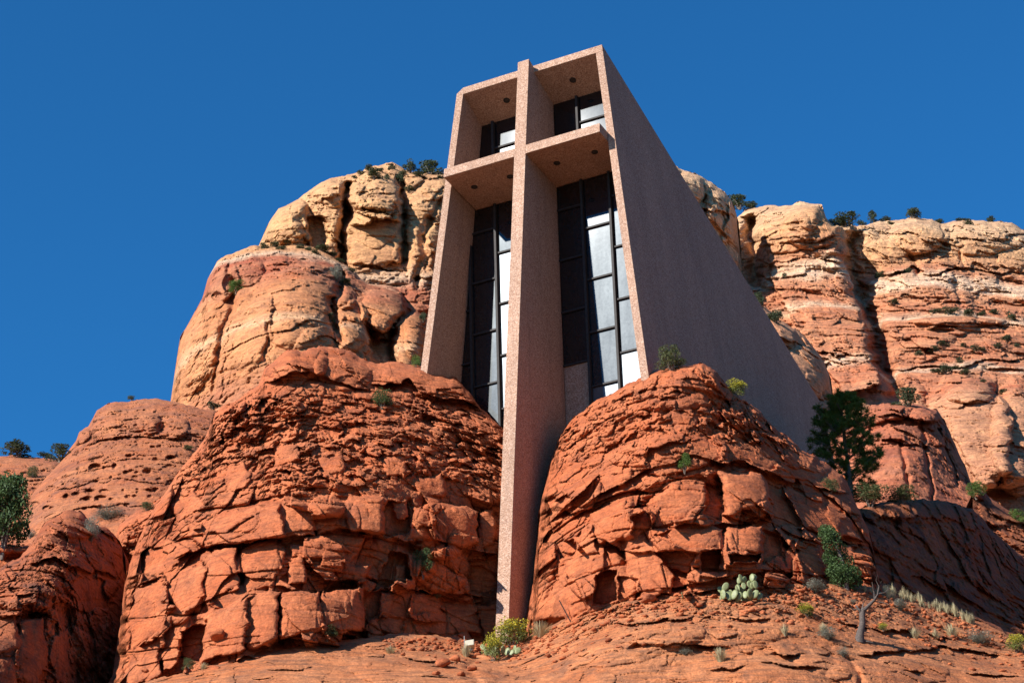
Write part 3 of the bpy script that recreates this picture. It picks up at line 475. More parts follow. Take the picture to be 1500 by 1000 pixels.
# tower next to the chapel roof and the nearer boulders
bandT = [(0, (.46, .19, .09)), (.4, (.5, .2, .09)), (.75, (.52, .25, .12)), (1, (.58, .34, .18))]
M_T = rockmat('tawny_tower_sandstone', TAN, (.58, .34, .19), (.26, .12, .07), .075, bandT, (zat(600, 1100, 190), zat(250, 1030, 235)), varn=.45)
mass('sandstone_cliff', [(960, 235), (985, 243), (1000, 249), (1018, 254), (1036, 266), (1048, 270), (1062, 278), (1074, 296), (1082, 325), (1085, 360), (1087, 395), (1089, 450)], [(960, 620), (1089, 620)], [(980, 250, 252), (1050, 280, 256), (1085, 360, 262), (1050, 400, 250), (980, 600, 228), (1085, 600, 234)], M_T, .075, 1.2, [bulge(1015, 275, 24, 24, 3, 0, .5), bulge(1055, 320, 28, 42, 3, 0, .45), ledge([(1000, 300), (1040, 302), (1085, 322)], 1.5, 8, .4), bulge(1070, 375, 20, 30, 2, 0, .5), crack([(1034, 268), (1036, 320)], 2, 4)], disp_block(111, .075, lambda u, v: .6, lambda u, v: .3, lambda u, v: .6, 5, 2.6), rw=18, rR=6, back=14, ext=(160, 0, 200))
mass('sandstone_cliff', [(1070, 425), (1100, 432), (1125, 455), (1142, 468), (1160, 480), (1185, 500), (1206, 526), (1217, 552), (1222, 590), (1224, 640)], [(1070, 760), (1224, 760)], [(1090, 440, 205), (1150, 475, 205), (1210, 540, 207), (1150, 560, 196), (1215, 600, 200), (1100, 740, 170), (1215, 740, 170)], M_T, .07, 1.2, [bulge(1180, 545, 40, 42, 4, 25, .5), bulge(1140, 490, 30, 26, 3, 30, .5), ledge([(1120, 480), (1160, 500), (1215, 530)], 1.6, 8, .4), ledge([(1160, 575), (1200, 580), (1222, 585)], 2.5, 12, .3), bulge(1195, 500, 20, 12, 2, 30, .5)], disp_block(112, .07, lambda u, v: .3, lambda u, v: .2, lambda u, v: .6, 4, 2.0), rw=22, rR=6, back=12, ext=(0, 0, 200))
M_K = rockmat('rusty_knob_rock', (.34, .09, .04), (.44, .16, .075), (.14, .055, .04), .05, varn=.5)
mass('rock_knob', [(1215, 640), (1240, 628), (1262, 608), (1275, 592), (1300, 588), (1325, 590), (1345, 592), (1372, 602), (1385, 620), (1400, 650), (1414, 680), (1424, 708), (1440, 735), (1460, 760)], [(1215, 800), (1460, 800)], [(1280, 600, 150), (1370, 610, 151), (1420, 700, 150), (1300, 780, 132), (1430, 780, 138), (1330, 680, 142), (1220, 650, 152)], M_K, .05, 1.2, [ledge([(1270, 612), (1330, 610), (1385, 625)], 1.2, 8, .5), bulge(1310, 605, 22, 12, 1.6, 0, .3), bulge(1355, 608, 24, 12, 1.6, 0, .3), ledge([(1290, 645), (1350, 650), (1400, 655)], 1.0, 8, .4), crack([(1350, 620), (1360, 680), (1362, 730)], 1.0, 3), crack([(1385, 650), (1405, 710)], 1.0, 3), crack([(1320, 650), (1330, 730)], .8, 3)], disp_block(121, .05, lambda u, v: .7*(1-sm(v, 645, 665))+.15, lambda u, v: .35, lambda u, v: .35, 2.6, 1.3), rw=18, rR=3, back=8, ext=(0, 0, 150))
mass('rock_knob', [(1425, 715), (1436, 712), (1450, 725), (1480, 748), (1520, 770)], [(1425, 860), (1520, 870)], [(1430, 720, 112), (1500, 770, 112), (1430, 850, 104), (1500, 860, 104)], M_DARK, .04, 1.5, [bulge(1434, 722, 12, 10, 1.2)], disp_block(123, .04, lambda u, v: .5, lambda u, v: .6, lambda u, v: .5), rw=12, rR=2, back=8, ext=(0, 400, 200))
# --- ground reaching the horizon
gs = np.array([-3000, -800, -300, -150, -80, -40, -20, 0, 10, 20, 30, 40, 50, 58, 66, 90, 130, 200, 320, 600, 1500, 4000.])
gx = np.array([-4000, -1500, -600, -300, -150, -100, -70, -50, -35, -20, -10, 0, 10, 20, 35, 50, 70, 100, 150, 300, 600, 1500, 4000.])
gz = np.interp(gs, [0, 20, 30, 66, 90, 200, 320, 4000], [-28, -28, -27, -12, -8, 4, 4, 4])
GX, GS = np.meshgrid(gx, gs); fall = np.clip(1-(np.abs(GX)-120)/300, 0, 1)
GZ = -28+(gz[:, None]+28)*fall+1.2*fall*np.sin(GX*.13+GS*.07)*(GS > 25)
GP = CAM[None, None]*np.array([1, 1, 0])+GX[..., None]*RT+GS[..., None]*HF+GZ[..., None]*np.array([0, 0, 1])
ii = np.arange(GX.size).reshape(GX.shape)
g_o = obj('ground', GP.reshape(-1, 3), np.stack([ii[:-1, :-1], ii[:-1, 1:], ii[1:, 1:], ii[1:, :-1]], -1).reshape(-1, 4), rockmat('red_earth', (.17, .10, .06), (.26, .13, .08), (.06, .07, .035), .2), smooth=True)
g_o['kind'] = 'structure'
# unseen ridge added on the right to block low sky light, outside the frame
hy = np.linspace(-160, 700, 44); hx = np.linspace(0, 1, 14); HXg, HYg = np.meshgrid(hx, hy)
prof = np.sin(np.clip(HXg*1.5, 0, 1)*math.pi/2)*(95+22*np.sin(HYg*.021)+12*np.sin(HYg*.057+1))*np.clip((HYg+160)/120, 0, 1)
hX = 95+HYg*.30*(HYg > 0)+HXg*170
hP = CAM*np.array([1, 1, 0])+hX[..., None]*RT+HYg[..., None]*HF+(prof-29)[..., None]*np.array([0, 0, 1.])
hP = hP+(4*fbm(hP, 22, 3))[..., None]*np.array([0, 0, 1.]); ii = np.arange(hX.size).reshape(hX.shape)
h_o = obj('sky_block_hill', hP.reshape(-1, 3), np.stack([ii[:-1, :-1], ii[:-1, 1:], ii[1:, 1:], ii[1:, :-1]], -1).reshape(-1, 4), rockmat('sky_block_slope', (.07, .05, .025), (.17, .075, .035), (.02, .03, .015), .3), smooth=True)
h_o['kind'] = 'structure'

# ---------------------------------------------------------------- chapel
GAM, GC, PRO = .0672, .1242, 2.0655; W0, SW, T = 6.35, .1015, .3406; YW, YR, ROOF = 3.7239, 26.0, .3129; ZT, BEAM = 27.3688, .3591
gw = lambda z: GAM*z
gcx = lambda z: GC*z-PRO
HC = .2721
chapel = thing('chapel', 'tall pink concrete chapel with a giant cross on its front, wedged between red rocks', 'chapel', (0, 0, 5))
def part(name, V, F, mat, parent=chapel, bevel=0, smooth=False):
    root = np.array([0, 0, 5.]); o = obj(name, np.asarray(V, float)-root, F, mat, parent, smooth)
    if bevel:
        b = o.modifiers.new('bevel', 'BEVEL'); b.width = bevel; b.segments = 2; b.limit_method = 'ANGLE'
    return o
HX = [(0, 1, 2, 3), (7, 6, 5, 4), (0, 4, 5, 1), (1, 5, 6, 2), (2, 6, 7, 3), (3, 7, 4, 0)]
def box(x0, x1, y0, y1, z0, z1): return [(x0, y0, z0), (x1, y0, z0), (x1, y1, z0), (x0, y1, z0), (x0, y0, z1), (x1, y0, z1), (x1, y1, z1), (x0, y1, z1)]
for s in (-1, 1):
    zb_, zt_ = 4.0, ZT-BEAM; zr_ = zt_-ROOF*(YR-gw(zt_)); V = []
    for z, y in ((zb_, gw(zb_)), (zb_, YR), (zr_, YR), (zt_, gw(zt_))):
        xo = s*(W0-SW*z); V += [(xo, y, z), (xo-s*T, y, z)]
    F = [(0, 2, 4, 6), (7, 5, 3, 1), (0, 6, 7, 1), (2, 0, 1, 3), (4, 2, 3, 5), (6, 4, 5, 7)]
    if s < 0: F = [f[::-1] for f in F]
    part('side_wall', V, F, MC, bevel=.012)
# roof slab with chamfered left corner
xr = lambda z: W0-SW*z
sec = [(xr(ZT), ZT), (-xr(ZT)+.30, ZT), (-xr(ZT-.24), ZT-.24), (-xr(ZT-BEAM), ZT-BEAM), (xr(ZT-BEAM), ZT-BEAM)]
def ext(x, z, y):  # slide a section point down the roof slope
    return (math.copysign(abs(x)+SW*ROOF*(y-gw(z)), x), y, z-ROOF*(y-gw(z)))
V = [(x, gw(z), z) for x, z in sec]+[ext(x, z, YR) for x, z in sec]
F = [(4, 3, 2, 1, 0), (5, 6, 7, 8, 9)]+[(i, (i+1) % 5, (i+1) % 5+5, i+5) for i in range(5)]
roof = part('roof', V, F, MC, bevel=.012)
# cross shaft (fin)
V = []
for x in (-HC, HC): V += [(x, gcx(-1.5), -1.5), (x, YW-.03, -1.5), (x, YW-.03, 27.4-ROOF*2.4), (x, gcx(27.42), 27.42)]
shaft = part('cross_shaft', V, [(0, 3, 2, 1), (4, 5, 6, 7), (0, 4, 7, 3), (3, 7, 6, 2), (2, 6, 5, 1), (1, 5, 4, 0)][:], MC, bevel=.012)
ZA, TA = 22.6377, .4586
arms = []
for x0, x1 in ((-3.70, -HC), (HC, 3.75)):
    V = []
    za0 = ZA-TA
    for x in (x0, x1): V += [(x, gcx(za0), za0), (x, YW-.03, za0-.0314*3), (x, YW-.03, ZA-.02), (x, gcx(ZA), ZA)]
    arms.append(part('cross_arm', V, [(0, 3, 2, 1), (4, 5, 6, 7), (0, 4, 7, 3), (3, 7, 6, 2), (2, 6, 5, 1), (1, 5, 4, 0)], MC, bevel=.012))
# downlights recessed in the soffits
M_CAN = plain('black_lamp_can', (.02, .018, .016), .4); M_LENS = plain('lamp_lens', (.06, .05, .045), .15, spec=.8)
def downlight(x, y, z, slope, par):
    n = 20; V = []; r0, r1 = .145, .115
    nrm = np.array([0, -slope, -1.]); nrm /= np.linalg.norm(nrm); ty = np.array([0, 1, -slope]); ty /= np.linalg.norm(ty)
    c = np.array([x, y, z])
    for rr, dd in ((r0, -.01), (r0, .03), (r1, .03), (r1, -.008)):
        for k in range(n):
            a = 2*math.pi*k/n; V.append(c+rr*math.cos(a)*np.array([1, 0, 0])+rr*math.sin(a)*ty+dd*nrm)
    F = [(j*n+k, j*n+(k+1) % n, (j+1)*n+(k+1) % n, (j+1)*n+k) for j in range(3) for k in range(n)]
    o = part('downlight', V, F, M_CAN, par, smooth=False)
    V2 = [c+r1*math.cos(2*math.pi*k/n)*np.array([1, 0, 0])+r1*math.sin(2*math.pi*k/n)*ty+.004*nrm for k in range(n)]
    l = part('lens', V2, [tuple(range(n))], M_LENS, o)
    return o
zroof = lambda y: (ZT-BEAM)-ROOF*(y-gw(ZT-BEAM))
zsof = lambda y: (ZA-TA)-.0314*(y-gcx(ZA-TA))
def fixpar(o, p):  # parts live in chapel space; nested parts keep the same origin
    o.parent = p
for x in (-1.59, 1.69): downlight(x, 2.79, zroof(2.79), ROOF, roof)
for x, a in ((-1.12, 0), (-2.87, 0), (1.13, 1), (2.92, 1)): downlight(x, 1.97, zsof(1.97), .0314, arms[a])
# glazing
def glassmat(name, tint, haze, rough, dust):
    m, n, b = newmat(name); co = N(n, 'NewGeometry').outputs['Position']
    b.inputs['Base Color'].default_value = (*tint, 1); b.inputs['Roughness'].default_value = .03; b.inputs['Specular IOR Level'].default_value = .6; b.inputs['IOR'].default_value = 1.5
    g = N(n, 'BsdfGlossy'); g.inputs['Color'].default_value = (.86, .95, 1, 1); g.inputs['Roughness'].default_value = rough
    f = noise(n, mapping(n, co, (1, 1, .25)), 1.6, 5, .6); s = noise(n, co, 9, 3, .7)
    hz = mth(n, 'MULTIPLY', ramp(n, f, [(.3, .75), (.7, 1.2)]), ramp(n, s, [(.3, .85), (.75, 1.15)]))
    ms = N(n, 'MixShader'); n.links.new(mth(n, 'MULTIPLY', hz, haze), ms.inputs[0]); n.links.new(b.outputs[0], ms.inputs[1]); n.links.new(g.outputs[0], ms.inputs[2])
    d = N(n, 'BsdfDiffuse'); d.inputs[0].default_value = (.8, .8, .78, 1); m2 = N(n, 'MixShader'); n.links.new(mth(n, 'MULTIPLY', hz, dust), m2.inputs[0])
    n.links.new(ms.outputs[0], m2.inputs[1]); n.links.new(d.outputs[0], m2.inputs[2])
    n.links.new(m2.outputs[0], [x for x in n.nodes if x.type == 'OUTPUT_MATERIAL'][0].inputs[0])
    return m
M_GL = glassmat('dusty_dark_glass', (.006, .005, .005), .012, .34, .002)
M_GU = glassmat('dim_upper_glass', (.006, .005, .005), .005, .34, .001)
M_GW = glassmat('sun_glare_glass', (.006, .005, .005), .03, .3, .07)  # sun glare on a few panes, put in as paler and hazier glass
M_FR = plain('dark_bronze_frame', (.03, .025, .023), .65, spec=.25)
prs = random.Random(3)
xin = lambda z: W0-SW*z-T
def window(zlo, zhi, xa, xb, mull, bars, lab=None, panel=None, white=()):
    """xa/xb: functions of z giving the sides; mull: x list; bars: per column list of z"""
    frame = part('window', box(xa(zlo)-.0, xa(zlo)+.06, YW-.05, YW+.05, zlo, zhi), HX, M_FR) if False else None
    # frame: mullions joined with slim head
    V, F = [], []
    def addb(x0, x1, y0, y1, z0, z1, tz=None):
        b = len(V); V.extend(box(x0, x1, y0, y1, z0, z1)); F.extend([tuple(i+b for i in f)[::-1] for f in HX])
    top = lambda x: zhi
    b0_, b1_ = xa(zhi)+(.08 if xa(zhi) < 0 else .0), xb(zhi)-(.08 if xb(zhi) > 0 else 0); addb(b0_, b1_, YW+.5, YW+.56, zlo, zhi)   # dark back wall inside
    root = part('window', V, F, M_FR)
    cols = [xa]+[(lambda z, q=q: q) for q in mull]+[xb]
    for q in mull:
        part('mullion', box(q-.055, q+.055, YW-.17, YW+.05, zlo, zhi), [f[::-1] for f in HX], M_FR, root, bevel=.006)
    for i in range(len(cols)-1):
        l, r_ = cols[i], cols[i+1]; zs = [zlo]+sorted(bars[i])+[zhi]
        for z in sorted(bars[i]):
            part('transom', box(l(z)+(.056 if i else 0), r_(z)-(.056 if i < len(cols)-2 else 0), YW-.09, YW+.05, z-.04, z+.04), [f[::-1] for f in HX], M_FR, root, bevel=.005)
        for k in range(len(zs)-1):
            z0, z1 = zs[k]+.04*(k > 0), zs[k+1]-.04*(k < len(zs)-2)
            g = .057; tx, tz = prs.uniform(-.004, .004), prs.uniform(-.004, .004)
            a0, a1, b0, b1 = l(z0), l(z1), r_(z0), r_(z1)
            a0 += g*(i > 0); a1 += g*(i > 0); b0 -= g*(i < len(cols)-2); b1 -= g*(i < len(cols)-2)
            if b0-a0 < .06: continue
            w_, h_ = b0-a0, z1-z0
            Y = lambda x, z: YW+tx*(x-a0)+tz*(z-z0)*.5
            V = [(a0, Y(a0, z0), z0), (b0, Y(b0, z0), z0), (b1, Y(b1, z1), z1), (a1, Y(a1, z1), z1)]; V += [(x, y+.012, z) for x, y, z in V]
            conc = panel and (i, k) in panel
            o = part('base_panel' if conc else 'pane', V, [f[::-1] for f in HX], MC if conc else (M_GW if (i, k) in white else (M_GU if zlo > 20 else M_GL)), root)
            if (i, k) in white: o['label'] = 'sunlit white pane'
top_u = zroof(YW)-.01; top_l = zsof(YW)+.0
cz = lambda x: (lambda z: x)
window(4.0, top_l, cz(HC), lambda z: xin(z), [1.48, 2.80], [[20.87, 18.38, 15.86, 13.35], [19.62, 17.11, 14.6, 12.1], [20.86, 18.35, 15.82, 13.32]], panel=[(0, 0)], white=[(2, 0), (1, 0)])
window(4.0, top_l, lambda z: -xin(z), cz(-HC), [-4.0, -2.73], [[19.64, 17.13, 14.6], [20.9, 18.4, 15.9, 13.4], [19.6, 17.09, 14.59, 12.08]], white=[(2, 3), (2, 2), (2, 1)])
window(ZA+.0, top_u, cz(HC), lambda z: xin(z), [1.45], [[], [25.03]])
window(ZA+.0, top_u, lambda z: -xin(z), cz(-HC), [-2.74], [[], [25.0]])

# ---------------------------------------------------------------- plants
prand = np.random.default_rng(21)
def tube_mesh(path, rad, n=6):
    path = np.asarray(path, float); V = []; F = []
    for i, p in enumerate(path):
        d = path[min(i+1, len(path)-1)]-path[max(i-1, 0)]; d = d/(np.linalg.norm(d)+1e-9)
        a = np.cross(d, [0, 0, 1.]) if abs(d[2]) < .9 else np.cross(d, [1., 0, 0]); a /= np.linalg.norm(a); b = np.cross(d, a)
        for k in range(n):
            t = 2*math.pi*k/n; V.append(p+rad[i]*(math.cos(t)*a+math.sin(t)*b))
    for i in range(len(path)-1):
        for k in range(n): F.append((i*n+k, i*n+(k+1) % n, (i+1)*n+(k+1) % n, (i+1)*n+k))
    F = np.array(F); return np.array(V), F
def join(L):
    V, F, b = [], [], 0
    for v, f in L: V.append(v); F.append(np.asarray(f)+b); b += len(v)
    return np.concatenate(V), np.concatenate(F)
def leaves(centers, size, asp=1.6, up=.3, g=prand):
    n = len(centers); d = g.normal(size=(n, 3)); d[:, 2] += up; d /= np.linalg.norm(d, axis=1)[:, None]
    e = g.normal(size=(n, 3)); e -= (e*d).sum(1)[:, None]*d; e /= np.linalg.norm(e, axis=1)[:, None]
    s = size*(.6+.8*g.random(n))[:, None]; c = np.asarray(centers)
    V = np.stack([c-d*s*asp*.5, c+e*s*.35, c+d*s*asp*.5, c-e*s*.35], 1).reshape(-1, 3)
    return V, np.arange(4*n).reshape(n, 4)
def crown(n, nclump, g, flat=.8, cr=.34):
    """points of leaf clumps in a unit dome, width 1 height 1"""
    cl = []
    for k in range(nclump):
        a = g.random()*6.283; r = math.sqrt(g.random())*.36; h = .2+.68*g.random(); r *= math.sqrt(max(.08, 1-((h-.35)/.65)**2)); cl.append((r*math.cos(a)*1.05, r*math.sin(a), h))
    cl = np.array(cl); k = g.integers(0, nclump, n); d = g.normal(size=(n, 3)); d /= np.linalg.norm(d, axis=1)[:, None]
    rad = cr*(.35+.35*g.random(nclump))[k]*(.45+.55*g.random(n)**.4)
    P = cl[k]+d*rad[:, None]*np.array([1, 1, flat]); P[:, 2] = np.maximum(P[:, 2], .02); return P, cl
L_JUN = leafmat('juniper_leaves', (.028, .055, .018), (.075, .12, .035)); L_OLV = leafmat('olive_leaves', (.05, .065, .022), (.12, .13, .05)); L_YEL = leafmat('rabbitbrush_leaves', (.10, .13, .03), (.2, .21, .05))
L_FLW = leafmat('yellow_flowers', (.48, .36, .02), (.62, .52, .04)); L_GRY = leafmat('grey_twigs_and_leaves', (.13, .12, .085), (.26, .25, .19)); L_STR = leafmat('straw_grass', (.34, .27, .14), (.55, .47, .28)); L_PIN = leafmat('pine_needles', (.05, .085, .014), (.13, .18, .03)); L_FAR = leafmat('far_juniper_leaves', (.04, .055, .028), (.09, .105, .05)); L_BRT = leafmat('bright_green_leaves', (.06, .11, .02), (.13, .19, .04))
M_BRK = plain('grey_brown_bark', (.16, .12, .09), .9, .4, 20); M_DED = plain('bleached_dead_wood', (.085, .064, .053), .85, .5, 25)
PROTO = {}
def proto(kind, var):
    """unit plant meshes, width 1 height 1, base at origin: list of (part, mesh)"""
    if (kind, var) in PROTO: return PROTO[kind, var]
    g = np.random.default_rng(hash((len(kind)*7+ord(kind[0])*3+ord(kind[-1]), var)) % 99991)
    out = []
    def mk(nm, V, F, mat):
        me = bpy.data.meshes.new(nm); k = F.shape[1]; V = np.asarray(V, np.float32)
        me.vertices.add(len(V)); me.vertices.foreach_set('co', V.ravel()); me.loops.add(F.size); me.loops.foreach_set('vertex_index', F.astype(np.int32).ravel())
        me.polygons.add(len(F)); me.polygons.foreach_set('loop_start', np.arange(0, F.size, k, dtype=np.int32)); me.polygons.foreach_set('loop_total', np.full(len(F), k, np.int32)); me.update(calc_edges=True)
        me.materials.append(mat); out.append((nm, me))
    def stems(tips, r=.012, mat=M_BRK):
        L = []
        for t in tips:
            t = np.array(t)*.92; m_ = t*np.array([.45, .45, .55])+g.normal(size=3)*.03; L.append(tube_mesh([(t[0]*.05, t[1]*.05, -.12), m_, t], [r*1.8, r*1.2, r*.4], 5))
        V, F = join(L); mk('stem', V, F, mat)
    if kind in ('juniper', 'olive', 'bright', 'far', 'dense'):
        n = 1500 if kind == 'far' else 9000 if kind == 'dense' else 3600
        P, cl = crown(n, 16 if kind == 'far' else 60 if kind == 'dense' else 24, g, .85, .34 if kind != 'dense' else .3); V, F = leaves(P, .055 if kind == 'far' else .034, 1.5, .4, g)
        mk('foliage', V, F, dict(dense=L_JUN, juniper=L_JUN, olive=L_OLV, bright=L_BRT, far=L_FAR)[kind]); stems(cl[:9])
    elif kind == 'rabbit':
        P, cl = crown(2200, 26, g, .8); V, F = leaves(P, .03, 2.2, .8, g); mk('foliage', V, F, L_YEL)
        top = P[P[:, 2] > .45+.15*g.random(len(P))]; V, F = leaves(top+np.array([0, 0, .03]), .042, 1.0, .5, g); mk('flower_heads', V, F, L_FLW); stems(cl[:8], .008)
    elif kind == 'grey':
        L = []
        for k in range(130):
            a = g.random()*6.283; s = .15+.36*g.random(); h = .35+.6*g.random(); t = np.array([math.cos(a)*s, math.sin(a)*s, h*math.sqrt(max(.2, 1-(s/.56)**2))])
            L.append(tube_mesh([(0, 0, -.1), t*np.array([.4, .4, .6])+g.normal(size=3)*.03, t+g.normal(size=3)*.03], [.007, .005, .002], 3))
            for q in range(2): L.append(tube_mesh([t*.6, t*.9+g.normal(size=3)*.1], [.004, .0015], 3))
        V, F = join(L); P, cl = crown(900, 18, g, .7); v2, f2 = leaves(P, .03, 2.2, .8, g); mk('twigs', *join([(V, F)]), L_GRY); mk('foliage', v2, f2, L_GRY)
    elif kind == 'grass':
        n = 260; a = g.random(n)*6.283; s = g.random(n)**.7; b = np.stack([np.cos(a)*.1*s, np.sin(a)*.1*s, a*0-.05], 1)
        t = np.stack([np.cos(a)*.52*s, np.sin(a)*.52*s, (.45+.55*g.random(n))*(1-.35*s)], 1); m_ = (b+t)/2+np.array([0, 0, .1]); wd = np.stack([-np.sin(a), np.cos(a), 0*a], 1)*.012
        V = np.stack([b-wd, b+wd, m_+wd*.8, m_-wd*.8, t+wd*.15, t-wd*.15], 1).reshape(-1, 3); i = np.arange(n)*6
        F = np.concatenate([np.stack([i, i+1, i+2, i+3], 1), np.stack([i+3, i+2, i+4, i+5], 1)]); mk('blades', V, F, L_STR)
    PROTO[kind, var] = out; return out
NAME = dict(dense='juniper_bush', juniper='juniper_bush', olive='shrub', bright='green_shrub', far='juniper_tree', rabbit='rabbitbrush', grey='dry_shrub', grass='grass_tuft')
CAT = dict(dense='bush', juniper='bush', olive='shrub', bright='shrub', far='tree', rabbit='shrub', grey='shrub', grass='grass tuft')
def plant(kind, u, v, wpx, hpx, label, group=None, var=None, D=None, name=None, cat=None, sink=.03):
    D = D or on(u, v) or 75.
    p = at(np.array(float(u)), np.array(float(v)), D); mpp = D/(float(rays(np.array(u*1.), np.array(v*1.))@HF))
    W, H = wpx*mpp, hpx*mpp/math.cos(R(24))
    var = int(prand.integers(0, 3)) if var is None else var
    r = thing(name or NAME[kind], label, cat or CAT[kind], p-np.array([0, 0, sink*H]), group)
    r.rotation_euler.z = float(prand.random()*6.28)
    r.scale = (W, W, H)
    for nm, me in proto(kind, var):
        c = bpy.data.objects.new(nm, me); sc.collection.objects.link(c); c.parent = r
        if nm == 'flower_heads': c['kind'] = 'stuff'
    return r
